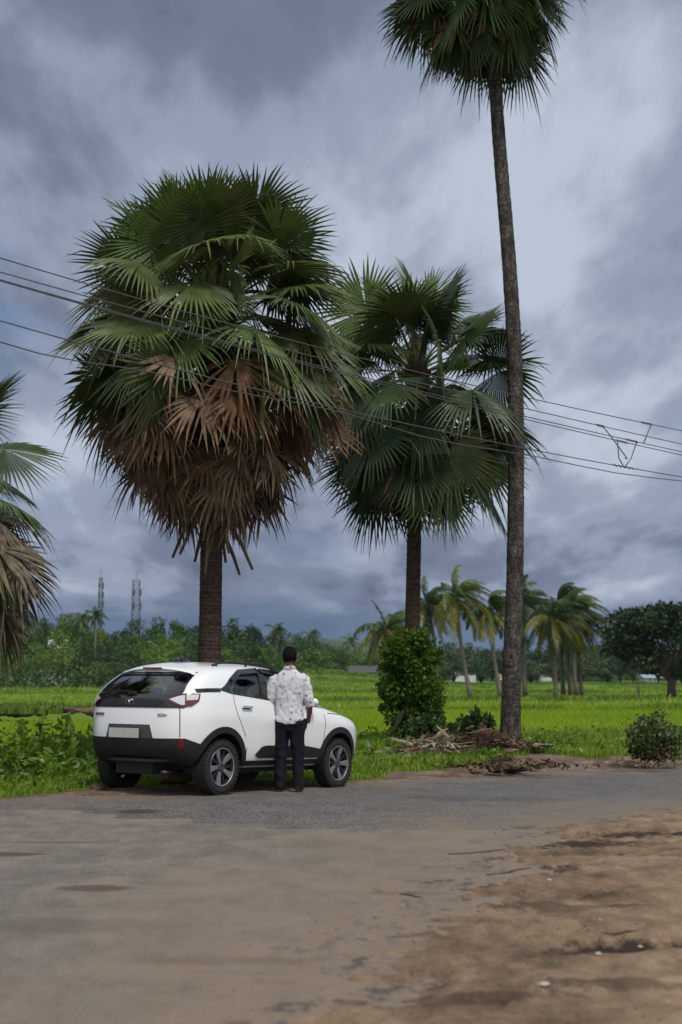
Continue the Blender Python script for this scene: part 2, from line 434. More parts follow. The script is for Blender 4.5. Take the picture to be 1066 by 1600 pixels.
def build_car():
    car = empty('parked_car')
    tag(car, 'white compact suv with black cladding parked at the road edge facing away', 'car')
    # paint and trim
    t = NT('car_paint'); c = t.coord()
    dirt = t.noise(c, 3.0, 6, .65); low = t.n('ShaderNodeSeparateXYZ'); t.l(c, low.inputs[0])
    lowm = t.ramp(low.outputs[2], [(.35, .55), (.75, 0.0)])
    dm = t.math('MULTIPLY', t.ramp(dirt, [(.4, 0.0), (.75, 1.0)]), lowm)
    t.bsdf(t.mix(dm, (.80, .815, .82), (.42, .36, .28)), .22, spec=.5, coat=.7)
    paint = t.m
    blk = simple('black_trim_plastic', (.009, .009, .010), .6, var=.3, scale=30, bump=.0006)
    gloss = simple('gloss_black', (.006, .007, .009), .10, coat=.6)
    dark = simple('cabin_dark', (.02, .02, .021), .85)
    tyre_m = simple('tyre_rubber', (.014, .014, .014), .8, var=.4, scale=25, bump=.001)
    alloy = simple('machined_alloy', (.27, .275, .28), .40, .6)
    alloy_d = simple('dark_alloy', (.02, .02, .022), .35, .3)
    chrome = simple('chrome', (.75, .76, .78), .12, 1.0, var=.03)
    red = simple('red_lens', (.11, .004, .006), .12, coat=.8)
    clear = simple('clear_lens', (.62, .62, .64), .08, .2, coat=1.0, var=.25, scale=60)
    g = NT('car_glass'); gl = g.n('ShaderNodeBsdfGlossy'); gl.inputs['Roughness'].default_value = .01; gl.inputs[0].default_value = (.9, .95, 1, 1)
    tr = g.n('ShaderNodeBsdfTransparent'); tr.inputs[0].default_value = (.66, .74, .70, 1)
    fr = g.n('ShaderNodeLayerWeight'); fr.inputs[0].default_value = .5
    mx = g.n('ShaderNodeMixShader'); g.l(g.math('ADD', g.math('MULTIPLY', g.math('POWER', fr.outputs['Facing'], 4.0), .9), .09, True), mx.inputs[0]); g.l(tr.outputs[0], mx.inputs[1]); g.l(gl.outputs[0], mx.inputs[2]); g.l(mx.outputs[0], g.out.inputs[0])
    glass = g.m

    me = car_body_surface()
    bm = bmesh.new(); bm.from_mesh(me); bvh = BVHTree.FromBMesh(bm); bm.free()
    body = link('body', me, paint, car)
    # cabin
    cut = []
    pts = [(-1.50, .45), (1.02, .45), (1.05, .98), (.78, 1.10), (.30, 1.45), (-.15, 1.48), (-.8, 1.47), (-1.16, 1.41), (-1.50, 1.14)]
    cav = MB(); n = len(pts)
    def yy(z): return .70 if z < 1.10 else .70-(z-1.10)*.52
    vs = [(x, yy(z), z) for x, z in pts]+[(x, -yy(z), z) for x, z in pts]
    cav.add(vs, [tuple(range(n)), tuple(range(2*n-1, n-1, -1))]+[(i, (i+1) % n, (i+1) % n+n, i+n) for i in range(n)])
    cut.append(solid_from(cav, 'c', dark))
    for wx in (-1.25, 1.25):
        for s in (1, -1):
            w = MB(); ring = arc(wx, .345, .405, 0, 360, 48)[:-1]
            w = prism(ring, 'Y', s*.56, s*1.2); cut.append(solid_from(w, 'c', blk))
    W_REAR = [(-1.10, 1.235), (-.44, 1.18), (-.35, 1.49), (-.66, 1.49), (-.90, 1.41)]
    W_FRONT = [(-.32, 1.17), (.80, 1.095), (.60, 1.24), (.34, 1.41), (.15, 1.46), (-.22, 1.488)]
    for wp in (W_REAR, W_FRONT): cut.append(solid_from(prism(wp, 'Y', -1.2, 1.2), 'c', blk))
    RW = [(-.60, 1.185), (.60, 1.185), (.635, 1.235), (.575, 1.44), (-.575, 1.44), (-.635, 1.235)]
    cut.append(solid_from(prism(RW, 'X', -2.4, -1.10), 'c', blk))
    FW = [(-.70, 1.13), (.70, 1.13), (.60, 1.44), (-.60, 1.44)]
    cut.append(solid_from(prism(FW, 'X', .28, 1.6), 'c', blk))
    boolean(body, cut); body.data.shade_smooth(); body.data.set_sharp_from_angle(angle=R(38)); body.name = 'body'
    sideR = lambda x, z: ((x, -2, z), (0, 1, 0)); sideL = lambda x, z: ((x, 2, z), (0, -1, 0))
    rearp = lambda y, z: ((-3, y, z), (1, 0, 0)); frontp = lambda y, z: ((3.2, y, z), (-1, 0, 0))
    # round the tail: u is arc length about a point inside the tail, v is height
    cx0 = -1.05
    def tail(u, z):
        a = u/.9; d = Vector((-math.cos(a), math.sin(a), 0)); return (Vector((cx0, 0, z))+d*2.2, -d)
    def pt(*a, **k): return patch(bvh, *a, **k)
    # glass and black surrounds
    DLO = [(-1.30, 1.265), (-1.04, 1.215), (-.30, 1.150), (.50, 1.095), (.98, 1.065), (.90, 1.13), (.66, 1.29), (.40, 1.455), (.18, 1.52), (-.20, 1.543), (-.56, 1.54), (-.78, 1.51), (-.98, 1.42), (-1.14, 1.32), (-1.22, 1.285)]
    for sd_, mp in ((-1, sideR), (1, sideL)):
        pt(DLO, mp, 'window_surround', gloss, car, off=.004, holes=(W_REAR, W_FRONT), step=.05)
        for wp in (W_REAR, W_FRONT):
            gp = [tuple(Vector(p)+(Vector(p)-sum((Vector(q) for q in wp), Vector((0, 0)))/len(wp)).normalized()*.015) for p in wp]
            pt(gp, mp, 'side_window', glass, car, off=-.012, thick=.0, step=.08)
        # rain visor along the top of both windows
        pt(strip([(-.99, 1.385), (-.76, 1.485), (-.32, 1.517)], .055), mp, 'window_visor', gloss, car, off=.022, thick=.02)
        pt(strip([(-.27, 1.517), (.16, 1.492), (.42, 1.395), (.70, 1.215)], .05), mp, 'window_visor', gloss, car, off=.022, thick=.02)
        pt(strip([(-1.66, 1.24), (-1.5, 1.252), (-1.26, 1.258)], .045), mp, 'beltline_trim', gloss, car, off=.006)
    rw = pt([(-.67, 1.17), (.67, 1.17), (.675, 1.24), (.605, 1.47), (-.605, 1.47), (-.675, 1.24)], rearp, 'rear_window_surround', gloss, car, off=.003, holes=(RW,))
    pt([(y*1.015, z+(.008 if z > 1.3 else -.008)) for y, z in RW], rearp, 'rear_window', glass, car, off=-.01, thick=0, step=.08)
    pt([(-.72, 1.115), (.72, 1.115), (.61, 1.455), (-.61, 1.455)], frontp, 'windshield', glass, car, off=-.01, thick=0, step=.08)
    # roof spoiler lip over the rear window
    sp = MB(); prof = []
    ring = []
    for k in range(-8, 9):
        y = k/8*.63; q = 1-(y/.63)**2
        x0 = -1.28-.09*q; z0 = 1.488+.075*q - (.02 if abs(k) == 8 else 0)
        ring.append([(x0, y, z0), (x0-.20, y*1.0, z0-.025), (x0-.225, y, z0-.045), (x0-.20, y, z0-.062), (x0, y, z0-.05)])
    for r_ in ring: sp.v += r_
    for i in range(16):
        for j in range(5): sp.f.append((i*5+j, i*5+(j+1) % 5, (i+1)*5+(j+1) % 5, (i+1)*5+j))
    sp.f.append(tuple(range(5))[::-1]); sp.f.append(tuple(16*5+j for j in range(5)))
    spo = sp.build('roof_spoiler', paint, car, weld=True, autosm=R(40))
    bl = MB(); bl.box((-1.592, 0, 1.515), (.02, .30, .026)); bl.build('brake_lamp', red, spo, bevel=.004)
    # tail: black band with the lamps, hatch edges
    band = [(-.68, 1.03), (.68, 1.03), (.76, 1.08), (.84, 1.20), (.74, 1.212), (.60, 1.19), (-.60, 1.19), (-.74, 1.212), (-.84, 1.20), (-.76, 1.08)]
    tb = pt(band, tail, 'tailgate_panel', gloss, car, off=.006, step=.04)
    pt([(-.53, 1.04), (.53, 1.04), (.48, 1.12), (.38, 1.135), (-.38, 1.135), (-.48, 1.12)], tail, 'panel_inset', simple('satin_black', (.008, .008, .009), .7), tb, off=.009)
    for s in (1, -1):
        lp = [(s*.50, 1.125), (s*.66, 1.045), (s*.76, 1.055), (s*.84, 1.12), (s*.86, 1.202), (s*.70, 1.198)]
        if s < 0: lp = lp[::-1]
        lamp = pt(lp, tail, 'tail_lamp', red, car, off=.014, thick=.014, step=.03)
        inn = [(s*.53, 1.13), (s*.655, 1.065), (s*.69, 1.07), (s*.69, 1.183), (s*.62, 1.165)]
        inn2 = [(s*.705, 1.12), (s*.82, 1.13), (s*.84, 1.192), (s*.705, 1.187)]
        for q in (inn, inn2): pt(q if s > 0 else q[::-1], tail, 'clear_lens', clear, lamp, off=.019, thick=.006, step=.03)
    emb = MB(); ringp = []
    for k in range(25):
        w = 2*math.pi*k/24; ringp.append((-2.0, .068*math.cos(w), 1.10+.042*math.sin(w)))
    emb.tube(ringp, .006, 6, cap=False)
    def place_on_tail(mb, y, z, off=.008):
        o, d = rearp(y, z); hit, n, _, _ = bvh.ray_cast(Vector(o), Vector(d)); return hit.x-off
    ex = place_on_tail(emb, 0, 1.10, .02)
    emb.v = [(ex, y, z) for x, y, z in emb.v]
    for s in (1, -1):
        emb.tube([(ex, s*.004, 1.07), (ex, s*.010, 1.105), (ex, s*.034, 1.122)], .006, 6)
    emb.tube([(ex, -.045, 1.122), (ex, .045, 1.122)], .005, 6)
    emb.build('emblem', chrome, tb, smooth=True)
    wp_ = MB(); wx = place_on_tail(None, .1, 1.22, .03)
    wp_.tube([(wx-.01, .02, 1.215), (wx-.015, .05, 1.225), (wx, .30, 1.235), (wx+.005, .42, 1.233)], [.016, .010, .007, .006], 6)
    wp_.box((wx-.005, .02, 1.21), (.05, .10, .045)); wp_.build('wiper', blk, car, bevel=.003)
    # lower black bumper wraps the tail up to the arches
    bump0 = [(-1.36, .34), (1.36, .34), (1.36, .56), (1.18, .60), (.98, .66), (.84, .71), (.60, .70), (.44, .70), (.40, .735), (-.40, .735), (-.44, .70), (-.60, .70), (-.84, .66), (-1.02, .645), (-1.36, .60)]
    bump = [(-.81, .30), (.81, .30), (.82, .48), (.89, .60), (.82, .63), (.70, .675), (.46, .67), (-.46, .67), (-.70, .675), (-.82, .63), (-.89, .60), (-.82, .48)]
    bp = pt(bump, tail, 'rear_bumper', blk, car, off=.012, thick=.012, step=.04)
    pt([(-.38, .67), (.38, .67), (.33, .83), (-.33, .83)], rearp, 'plate_recess', simple('recess_grey', (.055, .055, .06), .5), car, off=.003)
    px = place_on_tail(None, 0, .80, .03)
    pl = MB(); pl.box((px, .04, .725), (.012, .48, .115)); plate = pl.build('number_plate', simple('plate_white', (.45, .45, .43), .4, var=.1, scale=12), car, bevel=.003)
    for s in (1, -1):
        q = [(s*.63, .55), (s*.69, .56), (s*.695, .665), (s*.635, .68)]
        pt(q if s > 0 else q[::-1], tail, 'bumper_reflector', red, car, off=.018, thick=.01, step=.03)
        # exhaust side skid and bumper lower lip
    lip = MB(); lip.tube([(-1.78, -.50, .41), (-1.88, -.3, .40), (-1.90, 0, .40), (-1.88, .3, .40), (-1.78, .50, .41)], .025, 8); lip.build('skid_lip', simple('skid_dark', (.02, .02, .02), .45), car, smooth=True)
    ex_ = MB(); ex_.tube([(-1.5, -.45, .27), (-1.86, -.45, .26)], .03, 12); ex_.build('exhaust_pipe', alloy_d, car, smooth=True)
    un = MB(); un.box((0, 0, .29), (2.9, 1.2, .10)); un.box((-1.25, 0, .34), (.12, 1.3, .10)); un.box((1.25, 0, .34), (.12, 1.3, .10)); un.box((-1.55, .1, .30), (.4, .6, .14)); un.build('underbody', dark, car, bevel=.01)
    # side cladding
    for mp in (sideR, sideL):
        sill = [(-.845, .27), (.845, .27), (.845, .40), (-.845, .40)]
        pt(sill, mp, 'sill_cladding', blk, car, off=.014, thick=.014)
        pt([(-.60, .47), (-.52, .43), (.76, .42), (.82, .45), (.84, .53), (.5, .57), (-.36, .585), (-.47, .57)], mp, 'door_cladding', blk, car, off=.016, thick=.014)
        for wx in (-1.25, 1.25):
            a0, a1 = (-8, 188)
            ring = arc(wx, .345, .475, a0, a1, 30)+arc(wx, .345, .398, a1, a0, 30)
            pt(ring, mp, 'wheel_arch_trim', blk, car, off=.016, thick=.02, step=.04)
        # shut lines
        for ln in ([(-1.02, 1.205), (-1.03, 1.10), (-.99, .96), (-.90, .82), (-.82, .70)], [(-.21, 1.15), (-.20, .90), (-.19, .40)], [(-.78, .56), (-.78, .40)], [(.92, 1.07), (.90, .80), (.86, .58), (.85, .40)],
                   [(1.0, 1.0), (1.4, .985), (1.72, .92)]):
            pt(strip(ln, .010), mp, 'shut_line', dark, car, off=.0012, thick=.002, step=.04)
        for hx, hz in ((-.80, 1.055), (.02, 1.02)):
            pt([(hx-.075, hz-.02), (hx+.06, hz-.025), (hx+.075, hz), (hx+.06, hz+.02), (hx-.06, hz+.024), (hx-.08, hz)], mp, 'handle_cup', alloy_d, car, off=.002, thick=.004, step=.03)
            hd = pt([(hx-.10, hz-.010), (hx+.09, hz-.014), (hx+.105, hz), (hx+.09, hz+.012), (hx-.10, hz+.016)], mp, 'door_handle', chrome, car, off=.035, thick=.016, step=.03)
    for s in (1, -1):
        q = strip([(s*.64, 1.03), (s*.645, .88), (s*.65, .69)], .010)
        pt(q, tail, 'shut_line', dark, car, off=.0012, thick=.002, step=.04)
    # roof rails, fin antenna, mirrors
    for s in (1, -1):
        rr_ = MB(); pts_ = []
        for x in np.linspace(-1.12, .20, 16):
            h, n_, _, _ = bvh.ray_cast(Vector((float(x), s*.565, 3)), Vector((0, 0, -1)))
            e = min((x+1.12)/.12, (.20-x)/.12, 1); pts_.append((x, s*.565, h.z+.010+.030*e))
        rr_.tube(pts_, .017, 8, squash=.8)
        for x in (-1.04, -.45, .12):
            h, n_, _, _ = bvh.ray_cast(Vector((x, s*.565, 3)), Vector((0, 0, -1))); rr_.tube([(x, s*.565, h.z-.01), (x, s*.565, h.z+.04)], .014, 8)
        rr_.build('roof_rail', blk, car, smooth=True)
        mr = MB(); mr.tube([(.56, s*.83, 1.07), (.55, s*.90, 1.11)], .03, 8)
        m0 = mr.build('side_mirror', gloss, car, smooth=True)
        ms = MB(); n1_ = 10
        ms.tube([(.50, s*.88, 1.13), (.52, s*.93, 1.14), (.54, s*.99, 1.14), (.56, s*1.01, 1.13)], [.05, .075, .065, .03], 12, squash=.8); ms.build('mirror_shell', paint, m0, smooth=True)
    h, n_, _, _ = bvh.ray_cast(Vector((-1.05, 0, 3)), Vector((0, 0, -1)))
    fa = MB(); fa.tube([(-1.15, 0, h.z+.055), (-1.11, 0, h.z+.05), (-1.02, 0, h.z+.03), (-.93, 0, h.z+.0)], [.008, .035, .05, .05], 10, squash=.7)
    fa.tube([(-1.13, 0, h.z-.01), (-1.13, 0, h.z+.02), (-.90, 0, h.z+.0)], [.05, .06, .03], 8, squash=.8); fa.build('fin_antenna', gloss, car, smooth=True)
    # headlamps and grille at the nose
    for s in (1, -1):
        q = [(s*.40, .80), (s*.62, .80), (s*.66, .88), (s*.45, .87)]
        pt(q if s > 0 else q[::-1], frontp, 'headlamp', clear, car, off=.01, step=.03)
    pt([(-.38, .80), (.38, .80), (.38, .87), (-.38, .87)], frontp, 'grille', gloss, car, off=.008)
    pt([(-.62, .38), (.62, .38), (.60, .60), (-.60, .60)], frontp, 'front_bumper_intake', blk, car, off=.008)
    # seats and dashboard seen through the glass
    for s in (1, -1):
        st = MB(); st.box((.12, s*.36, .62), (.50, .50, .20)); st.box((-.16, s*.36, .95), (.14, .48, .58), Matrix.Rotation(R(-12), 3, 'Y')); hd = st.build('front_seat', dark, car, bevel=.04, autosm=R(40))
        hh = MB(); hh.box((-.235, s*.36, 1.33), (.10, .27, .18)); hh.tube([(-.215, s*.30, 1.18), (-.23, s*.30, 1.28)], .008, 6); hh.tube([(-.215, s*.42, 1.18), (-.23, s*.42, 1.28)], .008, 6); hh.build('headrest', dark, hd, bevel=.03, autosm=R(40))
    bs = MB(); bs.box((-.78, 0, .62), (.50, 1.20, .22)); bs.box((-1.04, 0, .93), (.14, 1.20, .52), Matrix.Rotation(R(-14), 3, 'Y')); b0 = bs.build('rear_bench', dark, car, bevel=.04, autosm=R(40))
    for y in (-.38, .38):
        hh = MB(); hh.box((-1.11, y, 1.235), (.09, .24, .11)); hh.build('headrest', dark, b0, bevel=.03, autosm=R(40))
    db = MB(); db.box((.82, 0, .93), (.38, 1.40, .24)); dbo = db.build('dashboard', dark, car, bevel=.04)
    sw = MB(); sw.lathe([(.17+.013*math.cos(k*math.pi/3), .013*math.sin(k*math.pi/3)) for k in range(7)], 28, 'Y'); sw.v = [(.50+.95*y_, -.36+x_, 1.02+z_) for x_, y_, z_ in sw.v]; sw.build('steering_wheel', dark, dbo, smooth=True)
    # badges
    for txt, y, sz, nm in (('NEXON', .52, .05, 'badge'), ('XZA+', -.50, .05, 'badge')):
        cu = bpy.data.curves.new(nm, 'FONT'); cu.body = txt; cu.size = sz; cu.extrude = .003; cu.align_x = 'CENTER'; cu.space_character = 1.05
        to = bpy.data.objects.new(nm, cu); C.objects.link(to); dg = bpy.context.evaluated_depsgraph_get()
        tm = bpy.data.meshes.new_from_object(to.evaluated_get(dg)); bpy.data.objects.remove(to)
        a = -y/.9*1.0
        h, nn, _, _ = bvh.ray_cast(Vector((-3, y, .93)), Vector((1, 0, 0)))
        yaw = math.atan2(nn.y, nn.x)
        mt = Matrix.Translation(h+nn*.004) @ Matrix.Rotation(yaw, 4, 'Z') @ Matrix.Rotation(R(90), 4, 'Z') @ Matrix.Rotation(R(90), 4, 'X')
        tm.transform(mt); o = link(nm, tm, simple('badge_chrome', (.10, .10, .11), .3, .7), car)
    # wheels
    def wheel():
        w = empty('wheel'); w.parent = car
        ty = MB(); rt = .331; hw = .100
        prof = [(.224, -hw+.012), (.240, -hw), (.278, -hw-.006), (.312, -hw+.004), (.328, -hw+.022), (rt, -hw+.045), (rt+.003, 0), (rt, hw-.045), (.328, hw-.022), (.312, hw-.004), (.278, hw+.006), (.240, hw), (.224, hw-.012)]
        ty.lathe(prof, 72)
        # tread blocks
        for k in range(60):
            a = 2*math.pi*k/60
            for y in (-.072, -.025, .025, .072):
                a2 = a+(.03 if y in (-.025, .072) else 0)
                ty.box(((rt+.001)*math.cos(a2), y, (rt+.001)*math.sin(a2)), (.012, .036, .024), Matrix.Rotation(-a2, 3, 'Y'))
        for k in range(36):   # shoulder lugs
            a = 2*math.pi*k/36
            for s in (-1, 1): ty.box((.322*math.cos(a), s*.098, .322*math.sin(a)), (.018, .014, .026), Matrix.Rotation(-a, 3, 'Y'))
        ty.build('tyre', tyre_m, w, autosm=R(35))
        rm = MB()
        rm.lathe([(.226, -.095), (.236, -.100), (.233, -.104), (.218, -.100), (.212, -.088), (.193, -.04), (.190, .07), (.20, .09), (.214, .095)], 64)
        rm.lathe([(.16, .02), (.16, -.035), (.02, -.035)], 40)   # brake disc behind
        rim = rm.build('rim', alloy_d, w, autosm=R(35))
        lipm = MB(); lipm.lathe([(.234, -.1005), (.2305, -.1055), (.220, -.1035), (.216, -.098)], 64); lipm.build('rim_lip', alloy, rim, smooth=True)
        for k in range(5):
            a = 2*math.pi*k/5+.3
            def q(r, off_, y): return (r*math.cos(a)-off_*math.sin(a), y, r*math.sin(a)+off_*math.cos(a))
            s_ = MB()
            A = [q(.050, -.020, -.082), q(.050, .020, -.082), q(.216, .054, -.097), q(.218, -.032, -.097), q(.12, -.022, -.084), q(.12, .032, -.084)]
            B = [(x, y+.03, z) for x, y, z in A]
            s_.add(A+B, [(0, 4, 5, 1), (4, 3, 2, 5), (0, 6, 10, 4), (4, 10, 9, 3), (3, 9, 8, 2), (2, 8, 11, 5), (5, 11, 7, 1), (1, 7, 6, 0), (6, 7, 11, 10), (10, 11, 8, 9)])
            s_.build('spoke', alloy, rim, bevel=.004, autosm=R(40))
        for k in range(5):
            a = 2*math.pi*k/5+.3+.63
            def q(r, off_, y): return (r*math.cos(a)-off_*math.sin(a), y, r*math.sin(a)+off_*math.cos(a))
            s_ = MB(); A = [q(.05, -.016, -.078), q(.05, .016, -.078), q(.203, .020, -.080), q(.203, -.020, -.080)]; B = [(x, y+.03, z) for x, y, z in A]
            s_.add(A+B, [(0, 3, 2, 1), (0, 4, 7, 3), (3, 7, 6, 2), (2, 6, 5, 1), (1, 5, 4, 0)]); s_.build('inner_spoke', alloy_d, rim, bevel=.003)
        hb = MB(); hb.lathe([(.058, -.07), (.058, -.086), (.050, -.090), (.030, -.092), (.0285, -.088), (.001, -.088)], 28); hb.build('hub_cap', simple('hub_grey', (.10, .10, .105), .35, .6), rim, autosm=R(35))
        return w
    w0 = wheel()
    ws_ = [w0]+[copy_tree(w0, car) for _ in range(3)]
    for w, (x, s) in zip(ws_, ((-1.25, -1), (1.25, -1), (-1.25, 1), (1.25, 1))):
        w.location = (x, s*.78, .333); w.rotation_euler = (0, R(17*x), 0 if s < 0 else math.pi)
    return car
car = build_car()
# ------------------------------------------------------------------ placing the car on the land
CAR_H = 34.3
hd = Vector((math.sin(R(CAR_H)), math.cos(R(CAR_H)), 0)); rt_ = Vector((hd.y, -hd.x, 0))
RRW = Vector((-1.535, 17.55, 0))
car.location = RRW + hd*1.25 - rt_*.775 + Vector((0, 0, -.041)); car.rotation_euler = (0, R(1.9), R(90-CAR_H)); 

# ------------------------------------------------------------------ land
rng = np.random.default_rng(7)
_tab = rng.random((256, 256))
def vnoise(x, y):
    x = np.asarray(x, float); y = np.asarray(y, float)
    xi = np.floor(x).astype(int); yi = np.floor(y).astype(int); fx = x-xi; fy = y-yi
    fx = fx*fx*(3-2*fx); fy = fy*fy*(3-2*fy); g = lambda a, b: _tab[a & 255, b & 255]
    return (g(xi, yi)*(1-fx)+g(xi+1, yi)*fx)*(1-fy)+(g(xi, yi+1)*(1-fx)+g(xi+1, yi+1)*fx)*fy
def fbm(x, y, sc, o=4, gain=.5):
    s = 0; a = 1; t = 0
    for k in range(o): s = s+a*vnoise(np.asarray(x)*sc+17.3*k, np.asarray(y)*sc+9.1*k); t += a; a *= gain; sc *= 2.03
    return s/t
def sstep(a, b, x): t = np.clip((x-a)/(b-a), 0, 1); return t*t*(3-2*t)
def road_z(x, y):
    s = (np.asarray(x)+1.5)*hd.x+(np.asarray(y)-17.45)*hd.y
    return -.033*6.5*(1-np.exp(-np.clip(s, 0, None)/6.5))-.002*np.clip(s, 0, 60)*0
EDGE_PX = [(-260, 1266), (0, 1251), (200, 1245), (330, 1239), (425, 1231), (550, 1223), (700, 1215), (850, 1206), (1066, 1195), (1300, 1184)]
EDGE = [on_z(x, y, -.0-.14*max(0, min(1, (x-300)/600))) for x, y in EDGE_PX]
ex_ = np.array([p.x for p in EDGE]); ey_ = np.array([p.y for p in EDGE])
ex_ = np.concatenate([[ex_[0]-30], ex_, [ex_[-1]+40]]); ey_ = np.concatenate([[ey_[0]-8], ey_, [ey_[-1]+22]])
def edge_d(x, y): return (y-np.interp(x, ex_, ey_))*.85      # >0 beyond the road's far edge
DB_PX = [(1500, 1235), (1066, 1262), (960, 1280), (885, 1297), (840, 1322), (800, 1352), (750, 1380), (690, 1425), (620, 1480), (545, 1560), (440, 1720), (330, 2100)]
DB = [on_z(x, y) for x, y in DB_PX]; DB = [Vector((DB[0].x+30, DB[0].y+9, 0))]+DB+[Vector((DB[-1].x-.4, -8, 0))]
def dirt_d(x, y):
    "signed distance to the boundary of the bare dirt, >0 on the dirt (right and near) side"
    x = np.asarray(x, float); y = np.asarray(y, float); best = np.full(x.shape, 1e9); sg = np.ones(x.shape)
    for a, b in zip(DB[:-1], DB[1:]):
        d = b-a; L2 = d.x**2+d.y**2; t = np.clip(((x-a.x)*d.x+(y-a.y)*d.y)/L2, 0, 1)
        qx = x-a.x-t*d.x; qy = y-a.y-t*d.y; dd = np.hypot(qx, qy); s = np.sign(d.x*qy-d.y*qx)
        m = dd < best; best = np.where(m, dd, best); sg = np.where(m, s, sg)
    return best*sg
def grid_mesh(name, xs, ys, zf, keep=None):
    Xg, Yg = np.meshgrid(xs, ys); Zg = zf(Xg, Yg); nx, ny = len(xs), len(ys)
    V = np.stack([Xg.ravel(), Yg.ravel(), Zg.ravel()], 1)
    i = np.arange(nx*ny).reshape(ny, nx); F = np.stack([i[:-1, :-1].ravel(), i[:-1, 1:].ravel(), i[1:, 1:].ravel(), i[1:, :-1].ravel()], 1)
    if keep is not None:
        K = keep(Xg, Yg).ravel(); F = F[K[F].any(1)]
        used = np.unique(F); mp = -np.ones(len(V), int); mp[used] = np.arange(len(used)); V = V[used]; F = mp[F]
    me = np_mesh(name, V, F); me.shade_smooth(); return me
def dirt_edge(x, y): return dirt_d(x, y)+(fbm(x, y, 1.3, 5, .62)-.5)*.9+(fbm(x, y, 7.5, 4, .7)-.5)*.9
PITS = [(on_z(960, 1477), .30, .10), (on_z(780, 1372), .22, .02), (on_z(1050, 1305), .5, .05), (on_z(700, 1560), .30, .02), (on_z(905, 1330), .4, .03), (on_z(870, 1600), .3, .03)]
def dirt_z(x, y):
    m = dirt_edge(x, y); z = road_z(x, y)-.040+sstep(-.5, .55, m)*.085
    am = sstep(-.2, .6, m)
    st = fbm(x*.55-y*.25, y*1.5+x*.3, 2.0, 4)      # low ridges left by wheels and water
    z = z+am*((fbm(x, y, .8, 3)-.5)*.09+(st-.5)*.085+(fbm(x, y, 7, 4, .65)-.5)*.050+(fbm(x, y, 28, 2)-.5)*.016)
    for p, r, d in PITS: z = z-am*d*np.exp(-(((x-p.x)/(r*1.5))**2+((y-p.y)/r)**2)*1.3)*(.55+.9*fbm(x, y, 6, 2))
    return z+sstep(2.5, 8, m)*.06
def xs_(a, b, fine, f0, f1, coarse):
    return np.concatenate([np.arange(a, f0, coarse), np.arange(f0, f1, fine), np.arange(f1, b, coarse)])

def ground_mat(name, stops, stones=(.30, .28, .25), fine=1.0, bumpd=.02, damp=()):
    t = NT(name); p = t.pos()
    a = t.noise(p, 1.1*fine, 8, .68, dist=.3, stretch=(.8, .45, 1)); b = t.noise(p, 6*fine, 8, .72, stretch=(.9, .6, 1)); c = t.noise(p, 55*fine, 3, .8)
    f = t.math('ADD', t.math('MULTIPLY', a, .50), t.math('ADD', t.math('MULTIPLY', b, .32), t.math('MULTIPLY', c, .18)))
    col = t.ramp(f, stops)
    v = t.n('ShaderNodeTexVoronoi'); v.inputs['Scale'].default_value = 26*fine; t.l(p, v.inputs['Vector'])
    sm = t.math('MULTIPLY', t.ramp(v.outputs['Distance'], [(.08, 1.0), (.16, 0.0)]), t.ramp(t.noise(p, 2.2, 3), [(.5, 0.0), (.62, 1.0)]))
    col = t.mix(sm, col, stones)
    for c_, rx, ry, k_ in damp:      # damp, disturbed earth in the hollows
        sx = t.n('ShaderNodeSeparateXYZ'); t.l(p, sx.inputs[0]); q = t.math('ADD', t.math('POWER', t.math('DIVIDE', t.math('SUBTRACT', sx.outputs[0], c_.x), rx), 2), t.math('POWER', t.math('DIVIDE', t.math('SUBTRACT', sx.outputs[1], c_.y), ry), 2))
        q = t.math('ADD', t.math('MULTIPLY', q, .3), t.math('SUBTRACT', t.math('MULTIPLY', b, 1.6), .8)); col = t.mix(t.ramp(q, [(.15, k_), (.42, 0.0)]), col, (.018, .012, .009))
    h = t.math('ADD', t.math('MULTIPLY', b, .6), t.math('ADD', t.math('MULTIPLY', c, .25), t.math('MULTIPLY', sm, .25)))
    t.bsdf(col, .92, bump=h, bd=bumpd, spec=.15); return t.m
dirt_m = ground_mat('bare_dirt', [(.37, (.024, .017, .012)), (.44, (.110, .074, .048)), (.51, (.182, .126, .083)), (.62, (.305, .220, .148))], stones=(.36, .33, .29), bumpd=.04, damp=[(on_z(965, 1475), .36, .20, .9), (on_z(1055, 1308), .8, .3, .85), (on_z(800, 1362), .45, .25, .75), (on_z(900, 1322), .6, .25, .7), (on_z(720, 1570), .5, .12, .5), (on_z(590, 1545), .35, .10, .45), (on_z(1000, 1560), .5, .10, .5), (on_z(880, 1420), .5, .12, .45)])
me = grid_mesh('dirt_shoulder', xs_(-6, 34, .035, -1.0, 5.5, .3), xs_(-8, 34, .035, 4.2, 14.0, .22), dirt_z, keep=lambda x, y: dirt_edge(x, y) > -.7)
tag(link('dirt_shoulder', me, dirt_m), kind='structure')

